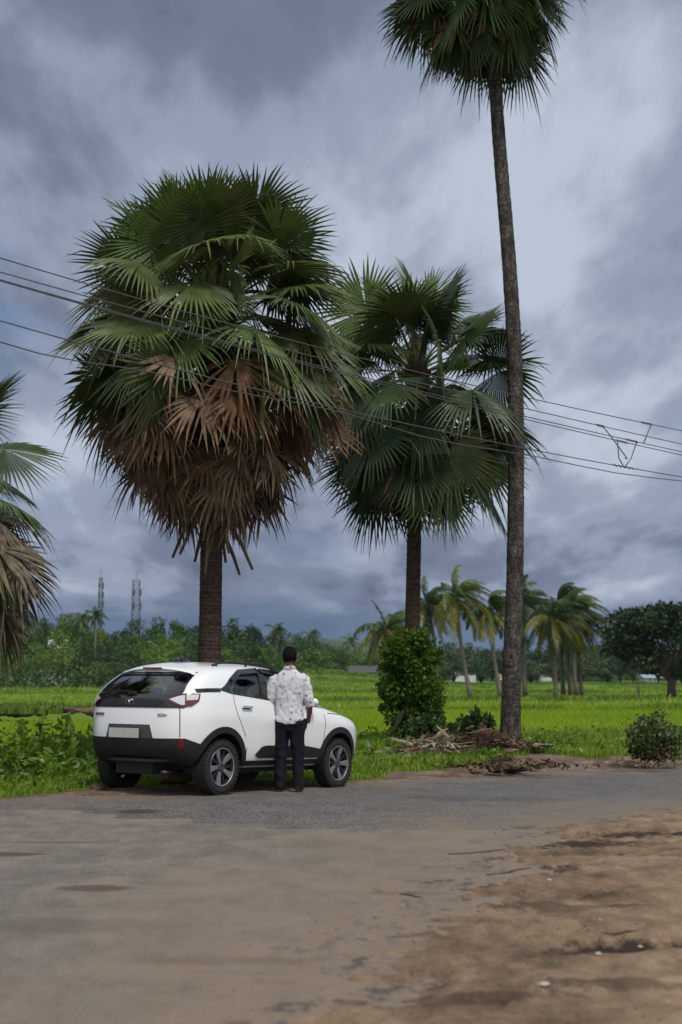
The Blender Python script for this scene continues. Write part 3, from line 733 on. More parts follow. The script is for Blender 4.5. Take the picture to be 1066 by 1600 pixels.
def asphalt_mat(name, lo, hi, tan, grit, gscale, dust_bias, bumpd, spots=()):
    t = NT(name); p = t.pos(); big = t.noise(p, .40, 7, .6, stretch=(.8, .5, 1), dist=.6); mid = t.noise(p, 2.6, 8, .72, stretch=(1, .6, 1)); g = t.noise(p, 90, 2, .8)
    v = t.n('ShaderNodeTexVoronoi'); v.inputs['Scale'].default_value = gscale; t.l(p, v.inputs['Vector'])
    col = t.mix(t.ramp(mid, [(.38, 0.0), (.62, 1.0)]), lo, hi)
    col = t.mix(t.math('MULTIPLY', t.ramp(v.outputs['Color'], [(.55, 0.0), (.95, 1.0)]), grit), col, (.30, .285, .27))
    col = t.mix(t.math('MULTIPLY', t.ramp(v.outputs['Distance'], [(.35, 0.0), (.7, 1.0)]), grit), col, (.035, .034, .034))
    dust = t.ramp(t.math('ADD', t.math('MULTIPLY', big, .6), t.math('MULTIPLY', mid, .4)), [(dust_bias, 0.0), (dust_bias+.16, 1.0)])
    col = t.mix(t.math('MULTIPLY', dust, .62), col, tan)
    # sand washed over the edge of the bare dirt
    at_ = t.n('ShaderNodeAttribute', attribute_name='sand'); s = t.math('MULTIPLY', at_.outputs['Fac'], t.ramp(t.noise(p, 3.2, 6, .7, stretch=(.5, 1.4, 1)), [(.32, .25), (.62, 1.0)]), True)
    col = t.mix(s, col, (.195, .142, .096))
    st = t.ramp(t.noise(p, .55, 4, .6, stretch=(.5, 1.3, 1), off=(4, 2, 0)), [(.62, 0.0), (.74, .55)]); col = t.mix(st, col, (.075, .066, .058))
    sp = t.n('ShaderNodeTexVoronoi'); sp.inputs['Scale'].default_value = .42; sp.inputs['Randomness'].default_value = 1; mp = t.n('ShaderNodeMapping'); mp.inputs['Scale'].default_value = (1, 1.0, 1); t.l(p, mp.inputs[0]); t.l(mp.outputs[0], sp.inputs['Vector'])
    col = t.mix(t.math('MULTIPLY', t.ramp(t.math('ADD', sp.outputs['Distance'], t.math('MULTIPLY', mid, .08)), [(.085, 1.0), (.12, 0.0)]), .5), col, (.06, .045, .034))
    # tar laid bare where the lane's rim breaks up
    rim = t.math('MULTIPLY', t.ramp(at_.outputs['Fac'], [(.80, 0.0), (.90, 1.0), (.97, 1.0), (1.0, .3)]), t.ramp(t.noise(p, 4.0, 8, .75, stretch=(1, .6, 1), off=(1, 3, 0)), [(.52, 0.0), (.60, 1.0)]))
    if spots: col = t.mix(t.math('MULTIPLY', rim, .85), col, (.045, .041, .040))
    for c_, rx, ry, k_, dk in spots:
        sx = t.n('ShaderNodeSeparateXYZ'); t.l(p, sx.inputs[0]); q = t.math('ADD', t.math('POWER', t.math('DIVIDE', t.math('SUBTRACT', sx.outputs[0], c_.x), rx), 2), t.math('POWER', t.math('DIVIDE', t.math('SUBTRACT', sx.outputs[1], c_.y), ry), 2))
        col = t.mix(t.math('MULTIPLY', t.ramp(t.math('ADD', q, t.math('MULTIPLY', mid, 1.2)), [(1.1, k_), (1.7, 0.0)][:2]) if False else t.ramp(t.math('DIVIDE', t.math('ADD', q, t.math('MULTIPLY', mid, 1.2)), 3.0), [(.35, k_), (.55, 0.0)]), 1.0), col, dk)
    h = t.math('ADD', t.math('MULTIPLY', v.outputs['Distance'], -.5*grit-.1), t.math('ADD', t.math('MULTIPLY', g, .3), t.math('MULTIPLY', mid, .5)))
    t.bsdf(col, t.math('ADD', t.math('MULTIPLY', mid, .2), .66), bump=h, bd=bumpd, spec=.3); return t.m
road_m = asphalt_mat('old_coarse_asphalt', (.094, .088, .082), (.165, .154, .141), (.21, .172, .135), .85, 55, .60, .014, spots=[(on_z(215, 1268), .28, .25, .85, (.035, .030, .028)), (on_z(760, 1240), 1.2, .5, .4, (.045, .042, .040))])
patch_m = asphalt_mat('worn_fine_asphalt', (.118, .101, .085), (.185, .160, .136), (.225, .175, .128), .45, 85, .47, .011, spots=[(on_z(145, 1392), .30, .16, .85, (.075, .050, .034)), (on_z(10, 1337), .35, .16, .8, (.045, .038, .033)), (on_z(85, 1318), .5, .12, .5, (.07, .058, .05)), (on_z(640, 1400), .35, .10, .35, (.08, .06, .045)), (on_z(330, 1505), .6, .12, .3, (.08, .066, .056)), (on_z(60, 1450), .9, .3, .35, (.07, .062, .056))])
def add_sand(me, lo, hi):
    n = len(me.vertices); co = np.empty(n*3, dtype=np.float32); me.vertices.foreach_get('co', co); co = co.reshape(-1, 3)
    m = dirt_edge(co[:, 0], co[:, 1]); v = sstep(lo, hi, m)
    e = edge_d(co[:, 0], co[:, 1])+(fbm(co[:, 0], co[:, 1], 1.6, 3)-.5)*1.6; v = np.maximum(v, sstep(-1.3, .1, e)*.8)
    at_ = me.attributes.new('sand', 'FLOAT', 'POINT'); at_.data.foreach_set('value', v.astype(np.float32))
def rz_wob(x, y): return road_z(x, y)+(fbm(x, y, .5, 3)-.5)*.02
def road_surf(x, y): return rz_wob(x, y)-.22*sstep(.15, 1.0, dirt_edge(x, y))
me = grid_mesh('road', xs_(-40, 60, .12, -6, 9, .8), xs_(-8, 60, .12, 3.5, 26, .8), road_surf, keep=lambda x, y: (edge_d(x, y) < .9)); add_sand(me, -3.0, .3)
tag(link('road', me, road_m), kind='structure')
# newer, finer lane mouth laid over the coarse road, its rim crumbling
PT = [on_z(x, y) for x, y in [(-700, 1262), (-50, 1264), (180, 1272), (390, 1290), (560, 1301), (700, 1291), (820, 1293), (880, 1308)]]
pxs = np.array([-40]+[p.x for p in PT]); pys = np.array([PT[0].y-3]+[p.y for p in PT])
def lane_in(x, y): return np.interp(x, pxs, pys)-y+(fbm(x, y, 1.3, 4)-.5)*.8
def lane_z(x, y):
    de = dirt_edge(x, y); a = np.minimum(lane_in(x, y), -(de-.40)*1.2); return rz_wob(x, y)-.10*sstep(.12, .7, de)-.02+.033*sstep(-.10, .08, a)+(fbm(x, y, 8, 2)-.5)*.004
me = grid_mesh('side_lane', xs_(-40, 8, .06, -6.5, 4.5, .8), xs_(-8, 16, .06, 3.5, 13.5, .5), lane_z, keep=lambda x, y: (lane_in(x, y) > -.35) & (dirt_edge(x, y) < 1.0)); add_sand(me, -3.2, .5)
tag(link('side_lane', me, patch_m), kind='structure')

# verge beyond the road
FIELD_Z = -.75
def fall_y(x): return np.clip(27+(np.asarray(x)+3)*1.1, 24.0, 33)
def verge_z(x, y):
    e = edge_d(x, y)+(fbm(x, y, 1.1, 4)-.5)*.55+(fbm(x, y, 6, 3)-.5)*.2
    rz = road_z(x, y); bank = sstep(0, 2.6, e)
    z = rz-.05+sstep(-.15, .35, e)*.06+bank*(0.05-rz)*.9*sstep(-2.5, 2, x)
    z = z+sstep(.1, .8, e)*((fbm(x, y, 1.2, 4)-.5)*.10+(fbm(x, y, 8, 3)-.5)*.03)
    fy = fall_y(x); return z*(1-sstep(0, 5, y-fy))+(FIELD_Z-.02)*sstep(0, 5, y-fy)
t = NT('verge_soil_and_turf'); p = t.pos(); at_ = t.n('ShaderNodeAttribute', attribute_name='turf')
soil = t.ramp(t.math('ADD', t.math('MULTIPLY', t.noise(p, 2.5, 6, .65), .6), t.math('MULTIPLY', t.noise(p, 22, 4, .7), .4)), [(.33, (.07, .045, .032)), (.47, (.15, .105, .078)), (.6, (.26, .195, .15)), (.72, (.36, .30, .24))])
turf = t.ramp(t.noise(p, 4, 5, .6), [(.3, (.030, .055, .010)), (.7, (.075, .125, .018))])
t.bsdf(t.mix(at_.outputs['Fac'], soil, turf), .95, bump=t.noise(p, 18, 5, .7), bd=.04, spec=.1); verge_m = t.m
def turf_mask(x, y):
    e = edge_d(x, y)+(fbm(x, y, .9, 4)-.5)*1.6
    w = np.interp(x, [-8, -4, -2.5, -1, 1, 3, 5, 8], [.15, .25, 1.1, 1.2, .8, 1.7, 1.4, .6])
    return sstep(-.25, .35, e-w)
me = grid_mesh('verge', xs_(-40, 60, .09, -7.5, 9, .8), xs_(8, 40, .09, 15.5, 31, .6), verge_z, keep=lambda x, y: edge_d(x, y) > -.8)
n = len(me.vertices); co = np.empty(n*3, dtype=np.float32); me.vertices.foreach_get('co', co); co = co.reshape(-1, 3)
me.attributes.new('turf', 'FLOAT', 'POINT').data.foreach_set('value', turf_mask(co[:, 0], co[:, 1]).astype(np.float32))
tag(link('verge', me, verge_m), kind='structure')

# rice fields, flat and terraced by low bunds
BUNDS = [(80, .35, -1), (104, .30, 0), (140, .35, 1), (150, .3, 0), (176, .30, 1), (205, .35, 0), (236, .3, 1), (270, .4, 0), (320, .4, 0), (372, .5, 0)]
def field_z(x, y):
    z = np.full(np.shape(x), FIELD_Z)+(fbm(x, y, .12, 3)-.5)*.10
    for by, h, s in BUNDS:
        yy = by+x*.05*s+(fbm(x, y*0+by, .05, 2)-.5)*5; z = z+h*np.exp(-((y-yy)/.8)**2)*(.7+.6*fbm(x, y, .8, 3))
    # a weedy rise beside the huts
    z = z+2.0*np.exp(-((x+4)/13)**2-((y-190)/22)**2)
    return z
t = NT('rice_and_grass'); p = t.pos(); sep = t.n('ShaderNodeSeparateXYZ'); t.l(p, sep.inputs[0])
wob = t.math('ADD', sep.outputs[1], t.math('MULTIPLY', t.math('SUBTRACT', t.noise(p, .06, 4, .6), .5), 14))
yn = t.math('DIVIDE', wob, 440.0)
g = lambda Y: Y/440.0
col = t.ramp(yn, [(g(30), (.16, .27, .010)), (g(60), (.20, .32, .008)), (g(77), (.21, .33, .008)), (g(80), (.055, .095, .015)), (g(85), (.15, .21, .030)), (g(100), (.23, .31, .022)), (g(118), (.20, .30, .03)), (g(122), (.06, .11, .022)), (g(128), (.17, .29, .035)),
                  (g(150), (.22, .36, .04)), (g(176), (.18, .32, .04)), (g(205), (.16, .30, .04)), (g(300), (.18, .32, .05)), (g(430), (.15, .28, .05))])
br = t.noise(p, .35, 6, .65, stretch=(.35, 1, 1)); fn = t.noise(p, 7, 4, .7, stretch=(1, .4, 1))
col = t.mix(t.math('MULTIPLY', t.ramp(br, [(.35, 1.0), (.6, 0.0)]), .35), col, (.06, .11, .015))
col = t.mix(t.math('MULTIPLY', t.ramp(fn, [(.3, 1.0), (.7, 0.0)]), .4), col, (.05, .10, .010))
bz = t.ramp(sep.outputs[2], [(-.60, 0.0), (-.45, 1.0)])
zr = t.math('ADD', sep.outputs[2], 1.0); bz = t.ramp(zr, [(.34, 0.0), (.5, 1.0)]); col = t.mix(t.math('MULTIPLY', bz, .75), col, (.042, .078, .016))
t.bsdf(col, .8, bump=t.noise(p, 9, 4, .7), bd=.25, spec=.15); field_m = t.m
yy_ = np.concatenate([np.arange(28, 160, .8), np.arange(160, 440, 1.4), np.array([500, 700, 1200, 3000])])
xx_ = np.concatenate([np.array([-3000, -600]), np.arange(-180, 180, 2.0), np.array([600, 3000])])
tag(link('rice_field', grid_mesh('rice_field', xx_, yy_, field_z), field_m), kind='structure')
# ground behind and around everything, out to the horizon
mb = MB(); mb.add([(-4000, -400, -.9), (4000, -400, -.9), (4000, 5000, -.9), (-4000, 5000, -.9)], [(0, 1, 2, 3)])
tag(mb.build('ground', field_m), kind='structure')

# ------------------------------------------------------------------ blades and leaves as numpy clouds
def blades(name, P, h, w, lean, mat, segs=True, seed=1, wind=(.15, 0)):
    r = np.random.default_rng(seed); n = len(P); a = r.random(n)*2*np.pi; wv = np.stack([np.cos(a), np.sin(a), np.zeros(n)], 1)*w[:, None]*.5
    b = r.random(n)*2*np.pi; lv = np.stack([np.cos(b)+wind[0]*3, np.sin(b)+wind[1]*3, np.zeros(n)], 1)*(lean*h*r.random(n))[:, None]
    up = np.zeros((n, 3)); up[:, 2] = h
    M_ = P+up*.6+lv*.3; T = P+up*(1-.25*(lean if np.isscalar(lean) else lean)[..., None] if not np.isscalar(lean) else 1-.2*lean)+lv
    V = np.stack([P-wv, P+wv, M_+wv*.8, M_-wv*.8, T], 1).reshape(-1, 3); o = np.arange(n)[:, None]*5
    F = np.concatenate([o+np.array([[0, 1, 2]]), o+np.array([[0, 2, 3]]), o+np.array([[3, 2, 4]])], 0)
    return link(name, np_mesh(name, V, F), mat)
def leaf_quads(P, size, r, droop=.3, aspect=.45, out=None):
    "diamond leaves folded along the middle; out = outward direction they lean to"
    n = len(P); d = r.normal(size=(n, 3)); 
    if out is not None: d = d*.75+out
    d[:, 2] -= droop; d /= np.linalg.norm(d, axis=1)[:, None]+1e-9
    q = r.normal(size=(n, 3)); s = np.cross(d, q); s /= np.linalg.norm(s, axis=1)[:, None]+1e-9; nn = np.cross(d, s)
    L = (size*(.6+.8*r.random(n)))[:, None]
    return np.stack([P, P+d*L*.45+s*L*aspect*.5+nn*L*.08, P+d*L, P+d*L*.45-s*L*aspect*.5+nn*L*.08], 1).reshape(-1, 3)
def quad_faces(n): return np.arange(n*4).reshape(n, 4)
grass_m = leaf_mat('verge_grass', (.08, .14, .010), (.16, .25, .016), (.25, .34, .035), scale=.6, trans=.3, fine=5)
rice_m = leaf_mat('young_rice', (.175, .29, .008), (.22, .345, .010), (.28, .39, .018), scale=.10, trans=.35, fine=1.2)
weed_m = leaf_mat('weed_leaves', (.035, .075, .012), (.095, .18, .016), (.20, .31, .03), scale=1.6, trans=.3, fine=9)
def under_car(x, y):
    dx = x-car.location.x; dy = y-car.location.y; u = dx*hd.x+dy*hd.y; v = -dx*hd.y+dy*hd.x
    return (u > -1.95) & (u < 2.0) & (abs(v) < .95)
r = np.random.default_rng(11)
def scatter(n, x0, x1, y0, y1, keep):
    x = x0+r.random(n)*(x1-x0); y = y0+r.random(n)*(y1-y0); k = keep(x, y); return x[k], y[k]
# verge grass
x, y = scatter(420000, -8, 10, 15.5, 33, lambda x, y: (turf_mask(x, y) > r.random(len(x))*.9+.1) & (r.random(len(x)) < .35+.9*fbm(x, y, 1.1, 3)) & ~(under_car(x, y) & (r.random(len(x)) < .82)) & (np.abs(x) < .27*y+1.5))
h = .05+.13*r.random(len(x))*(.3+1.4*fbm(x, y, .7, 3)); h = h*(.8+.6*sstep(2, 6, edge_d(x, y)))*(1-.65*under_car(x, y))
g1 = blades('grass', np.stack([x, y, verge_z(x, y)-.01], 1), h, .010+.010*r.random(len(x)), .7, grass_m, seed=2); tag(g1, 'short green grass growing over the verge behind the car', 'grass', kind='stuff')
# rice
x, y = scatter(260000, -26, 28, 30, 79, lambda x, y: (np.abs(x) < .27*y+2) & (y > fall_y(x)+2.5) & (r.random(len(x)) < (45/y)**1.2) & ~((x < -9) & (y > 60)))
g2 = blades('rice_plants', np.stack([x, y, field_z(x, y)-.02], 1), .28+.14*r.random(len(x)), .022+.03*r.random(len(x)), .35, rice_m, seed=3); tag(g2, 'bright green young rice standing in the nearest paddy', 'rice', kind='stuff')
# taller grass on bunds, further rice
Xs, Ys = [], []
for by, hh, s in BUNDS[:7]:
    n = 9000; xx = (r.random(n)-.5)*(.56*by+6); yc = by+xx*.05*s+(fbm(xx, xx*0+by, .05, 2)-.5)*5; Xs.append(xx); Ys.append(yc+r.normal(size=n)*1.1)
x = np.concatenate(Xs); y = np.concatenate(Ys); k = fbm(x, y*.3, .25, 3) > .42; x, y = x[k], y[k]
bund_m = leaf_mat('bund_grass', (.04, .08, .01), (.09, .16, .018), (.18, .26, .03), scale=.3, trans=.25, fine=2)
g3 = blades('bund_grass', np.stack([x, y, field_z(x, y)-.02], 1), .14+.24*r.random(len(x)), .04+.04*r.random(len(x)), .5, bund_m, seed=4); tag(g3, 'darker rough grass lining the low banks between the paddies', 'grass', kind='stuff')
x, y = scatter(120000, -60, 60, 82, 200, lambda x, y: (np.abs(x) < .27*y+3))
g4 = blades('distant_rice', np.stack([x, y, field_z(x, y)-.02], 1), .18+.28*r.random(len(x))*fbm(x, y, .2, 3)*1.6, .05+.06*r.random(len(x)), .5, leaf_mat('distant_rice', (.13, .22, .015), (.21, .33, .03), (.30, .42, .04), scale=.12, trans=.3, fine=.8), seed=5); tag(g4, 'paler mixed rice and grass in the paddies further off', 'rice', kind='stuff')
# ------------------------------------------------------------------ fan palms (palmyra)
bark_t = NT('ringed_palm_bark'); p_ = bark_t.coord()
bk = bark_t.noise(p_, 4.0, 6, .7, stretch=(2.4, 2.4, .8)); rg = bark_t.noise(p_, 1.0, 4, .6, stretch=(3, 3, 22)); ft = bark_t.noise(p_, 26, 4, .8)
bf = bark_t.math('ADD', bark_t.math('MULTIPLY', bk, .35), bark_t.math('ADD', bark_t.math('MULTIPLY', rg, .15), bark_t.math('MULTIPLY', ft, .50)))
bark_t.bsdf(bark_t.ramp(bf, [(.42, (.020, .017, .015)), (.50, (.055, .048, .042)), (.56, (.115, .104, .094)), (.64, (.25, .235, .215))]), .9, bump=bf, bd=.03, spec=.15); bark_grey = bark_t.m
bt2 = NT('brown_palm_bark'); p_ = bt2.coord()
wv = bt2.noise(p_, 1.0, 4, .65, stretch=(1.5, 1.5, 34)); ft = bt2.noise(p_, 26, 5, .75)
bf = bt2.math('ADD', bt2.math('MULTIPLY', wv, .42), bt2.math('MULTIPLY', ft, .58))
bt2.bsdf(bt2.ramp(bf, [(.36, (.014, .010, .008)), (.5, (.055, .038, .029)), (.66, (.135, .098, .075))]), .9, bump=bf, bd=.03, spec=.12); bark_brown = bt2.m
fan_m = leaf_mat('fan_leaf_green', (.016, .034, .010), (.038, .064, .017), (.115, .145, .042), scale=.9, trans=.10, rough=.42, spec=.35, fine=5)
fan_l = leaf_mat('fan_leaf_young', (.03, .065, .018), (.062, .110, .028), (.16, .21, .07), scale=.9, trans=.16, rough=.42, spec=.35, fine=5)
dead_m = leaf_mat('fan_leaf_dead', (.014, .009, .007), (.048, .031, .020), (.20, .138, .088), scale=1.1, trans=.06, rough=.8, spec=.15, fine=7)
rust_m = leaf_mat('fan_leaf_rust', (.035, .020, .011), (.115, .062, .030), (.27, .165, .09), scale=1.1, trans=.08, rough=.75, spec=.2, fine=7)
straw_m = leaf_mat('straw_frond', (.085, .070, .050), (.22, .18, .130), (.42, .36, .28), scale=2, trans=.1, rough=.8, spec=.15, fine=9)
stalk_m = simple('leaf_stalk', (.16, .19, .04), .5, var=.5, scale=3); stalk_d = simple('dry_stalk', (.10, .065, .04), .8, var=.5, scale=6)
husk_m = simple('fibrous_husk', (.035, .024, .018), .95, var=.7, scale=30, bump=.01)

def fan_variant(seed, nseg=42, span=140, joined=.5, dead=False):
    "one blade, radius 1, hinge at the origin, midrib along +X; returns verts, weights for gravity, quads"
    r = random.Random(seed); V = []; W = []; Fq = []
    fr = [0.0, .22, .40, joined, .64, .78, .90, 1.0]; da = 2*span/nseg; cur = r.uniform(.10, .38); cup = r.uniform(.10, .5)
    for k in range(nseg):
        if r.random() < (.05 if not dead else .16): continue
        a = -span+da*(k+.5); side = abs(a)/span
        Lk = (1-.20*side**2)*r.uniform(.90, 1.05); 
        if dead: Lk *= r.uniform(.75, 1.05)
        jit = r.uniform(-1, 1)*(2.2 if not dead else 7); brk = r.uniform(.66, .9) if r.random() < (.22 if not dead else .5) else 9
        br_a = r.uniform(.5, 1.0)
        o = len(V); drop = 0.0; wtw = r.uniform(-.5, .5)
        for j, f in enumerate(fr):
            rr = f*Lk; wj = math.tan(R(da/2))*min(f, joined)*Lk
            if f > joined: wj = math.tan(R(da/2))*joined*Lk*max(0.03, (1-(f-joined)/(1-joined)))**.8*1.02
            aa = R(a+jit*max(0, f-joined)/(1-joined))
            for s in (-1, 0, 1):
                x = rr*math.cos(aa)-s*wj*math.sin(aa); y = rr*math.sin(aa)+s*wj*math.cos(aa)
                z = (.55*wj if s == 0 else -.20*wj)+s*wj*wtw*max(0, f-joined)*2
                z -= cup*rr*side**1.5*.9                       # the sides fold back
                V.append((x, y, z)); W.append((f**2.2)*cur+(max(0, f-brk)*(1.5 if dead else 1.15)*br_a if f > brk else 0))
            if j:
                b = o+(j-1)*3; c = o+j*3
                Fq += [(b, b+1, c+1, c), (b+1, b+2, c+2, c+1)]
    return np.array(V), np.array(W), np.array(Fq)
GREEN_V = [fan_variant(s, 50, 142, .55) for s in range(9)]
DEAD_V = [fan_variant(50+s, 24, 118, .52, True) for s in range(7)]

def fan_palm(base, top, r0, r1, leaf_R, pet, n_leaf, n_dead, seed, label, dead_drop=1.0, el_min=-48, lean_pts=None, bark=bark_grey, stubs=0, base_flare=1.35, crown_up=0.0, n_rust=0, dead_spread=1.0, squash=1.0, deadmat=None):
    rr = random.Random(seed); base = Vector(base); top = Vector(top); root = empty('fan_palm', base); tag(root, label, 'palm tree')
    pts = [Vector(p) for p in (lean_pts or [base, top])]
    P = catmull([tuple(p) for p in pts], 14) if len(pts) > 2 else [tuple(pts[0].lerp(pts[1], i/30)) for i in range(31)]
    n = len(P); tr = MB(); L = []
    N_ = 150; dense = []
    for i in range(N_+1):
        f = i/N_*(n-1); a = int(min(f, n-2)); dense.append(Vector(P[a]).lerp(Vector(P[a+1]), f-a)-base)
    rad = []
    for i in range(N_+1):
        f = i/N_; q = r0+(r1-r0)*f**.8; q *= 1+(base_flare-1)*math.exp(-f*26)+.05*math.exp(-f*5)
        q *= 1+.030*(((i*7919) % 13)/13-.5)+(.028 if i % 2 else -.01); rad.append(q)
    tr.tube(dense, rad, 20); tb = tr.build('trunk', bark, root, smooth=True)
    def gather(list_):
        Vs, Fs, o = [], [], 0
        for v, f in list_: Vs.append(v); Fs.append(f+o); o += len(v)
        return np.concatenate(Vs), np.concatenate(Fs)
    topl = top-base; greens, youngs, deads, rusts = [], [], [], []; st = MB(); sd_ = MB()
    ga = 2.399963
    def frond(start, az, el, petl, Rl, var, roll, droop, bend, stalk, tgt, sw=.028, drop_ax=None):
        d0 = Vector((math.cos(az)*math.cos(el), math.sin(az)*math.cos(el), math.sin(el)))
        pp = []; 
        for j in range(6):
            t_ = j/5; q = start+d0*petl*t_; q.z -= bend*petl*t_*t_; pp.append(q)
        stalk.tube(pp, [sw*1.5, sw, sw*.8, sw*.7, sw*.65, sw*.6], 5, squash=.6)
        d1 = (pp[-1]-pp[-2]).normalized()
        sidev = Vector((-math.sin(az), math.cos(az), 0)); nn = d1.cross(sidev)
        if nn.z < 0: nn = -nn
        M = Matrix((d1, nn.cross(d1), nn)).transposed() @ Matrix.Rotation(roll, 3, 'X')
        # the blade tips back or forward about the hinge
        M = M @ Matrix.Rotation(rr.uniform(-.1, .55), 3, 'Y')
        v, w, f = var; A = np.array(M)*Rl; vv = v @ A.T; vv[:, 2] -= w*Rl*droop; vv += np.array(pp[-1]); tgt.append((vv, f))
    for i in range(n_leaf):
        u = (i+.5)/n_leaf; el = R(86-(86-el_min)*u**.92+rr.uniform(-6, 6)); az = i*ga+rr.uniform(-.25, .25)
        young = u < .10
        start = topl+Vector((math.cos(az)*r1*.7, math.sin(az)*r1*.7, crown_up-.75*u))
        frond(start, az, el, pet*rr.uniform(.88, 1.1)*(1 if u > .2 else .82)*(squash if el < 0 else 1), leaf_R*rr.uniform(.88, 1.08), rr.choice(GREEN_V), rr.uniform(-.7, .7)+(math.pi/2*rr.choice([-1, 1])*.55 if rr.random() < .35 else 0), (.45 if u < .35 else .9)*rr.uniform(.5, 1.2), .10+.22*u, st, youngs if young or rr.random() < .22 else greens)
    for i in range(n_dead):
        u = (i+.5)/n_dead; az = i*ga+1.0+rr.uniform(-.3, .3); el = R(-9-62*u+rr.uniform(-9, 9))
        start = topl+Vector((math.cos(az)*r1, math.sin(az)*r1, -.45-dead_drop*u))
        p_l = pet*rr.uniform(.75, 1.0)*(1-.35*u)*dead_spread
        blade_R = leaf_R*(.98-.26*u); tg = rusts if rr.random() < (n_rust*(1-u)*1.6) else deads
        frond(start, az, el, p_l, blade_R*rr.uniform(.8, 1.0), rr.choice(DEAD_V), rr.uniform(-.9, .9), .75*rr.uniform(.8, 1.3), .26, sd_, tg, .024)
    for k in range(stubs):
        az = k*ga+.4; s0 = topl+Vector((math.cos(az)*r1, math.sin(az)*r1, -dead_drop-1.55-.07*k)); l = rr.uniform(.55, 1.0)
        q = [s0, s0+Vector((math.cos(az)*l*.35, math.sin(az)*l*.35, -l*.55)), s0+Vector((math.cos(az)*l*.55, math.sin(az)*l*.55, -l))]
        sd_.tube(q, [.045, .028, .02], 6, squash=.5)
    crown = None
    for nm, lst, mt in (('crown', greens, fan_m), ('young_fronds', youngs, fan_l), ('dead_fronds', deads, deadmat or dead_m), ('rusty_fronds', rusts, rust_m)):
        if lst:
            V, F = gather(lst); link(nm, np_mesh(nm, V, F), mt, root)
    st.build('leaf_stalks', stalk_m, root, smooth=True)
    if sd_.v: sd_.build('dry_stalks', stalk_d, root, smooth=True)
    # fibrous boss and leaf bases under the crown
    hk = MB(); hk.tube([topl+Vector((0, 0, -dead_drop-.9)), topl+Vector((0, 0, -.5)), topl+Vector((0, 0, .05)), topl+Vector((0, 0, .35+crown_up))], [r1*1.15, r1*1.7, r1*1.9, r1*.7], 14)
    for k in range(46):
        az = k*ga; z = -dead_drop-.7+k*(dead_drop+.9)/46; s0 = topl+Vector((math.cos(az)*r1*1.1, math.sin(az)*r1*1.1, z))
        hk.tube([s0, s0+Vector((math.cos(az)*.14, math.sin(az)*.14, .10))], [.06, .035], 5, squash=.5)
    hk.build('leaf_bases', husk_m, root, smooth=False)
    return root

def at_z(px, py, Y): return at(px, py, Y)
b = at(326, 1150, 21.0); b.z = float(verge_z(np.array([b.x]), np.array([b.y]))[0])-.05; tp = at(336, 480, 21.0)
palm1 = fan_palm(b, tp, .17, .155, .98, 1.42, 84, 118, 3, 'large fan palm with a brown skirt of dead fronds rising behind the white car', dead_drop=1.25, el_min=-18, bark=bark_brown, stubs=9, crown_up=.30, n_rust=.40, dead_spread=1.22)
b = at(641, 1168, 28.0); tp = at(652, 590, 28.0)
palm2 = fan_palm(b, tp, .155, .13, 1.22, 1.50, 54, 7, 12, 'middle fan palm with an all green crown and vines round its foot', dead_drop=.7, el_min=-66, bark=bark_brown, crown_up=.4, n_rust=.6)
P3 = [at(797, 1168, 27), at(800, 1040, 27), at(805, 880, 27), at(806, 620, 27), at(797, 430, 27), at(780, 220, 27), at(769, 60, 27), at(757, -75, 27)]
palm3 = fan_palm(P3[0], P3[-1], .185, .115, 1.02, 1.15, 66, 16, 21, 'very tall fan palm whose bare leaning trunk runs out of the top of the frame', dead_drop=.7, el_min=-60, lean_pts=P3, base_flare=1.22, crown_up=.2, n_rust=.7)
b = at(-128, 1240, 20); b.z = 0; tp = at(-118, 710, 20)
palm4 = fan_palm(b, tp, .17, .15, 1.0, 1.15, 32, 110, 33, 'fan palm cut off by the left edge of the frame with hanging straw coloured fronds', dead_drop=2.0, el_min=-25, bark=bark_brown, n_rust=.0, dead_spread=1.25, deadmat=straw_m)
# fruit clusters under the middle crown
rr = random.Random(5); fm = simple('palm_fruit', (.018, .014, .016), .4)
for k in range(16):
    fr_ = MB()
    c = at(600+rr.uniform(-12, 22), 635+rr.uniform(0, 45), 27.6)-palm2.location; c.y += rr.uniform(-.3, .3)
    fr_.tube([c+Vector((0, 0, -.075)), c+Vector((0, 0, -.05)), c, c+Vector((0, 0, .05)), c+Vector((0, 0, .075))], [.02, .06, .08, .06, .02], 10)
    fr_.build('fruit', fm, palm2, smooth=True)

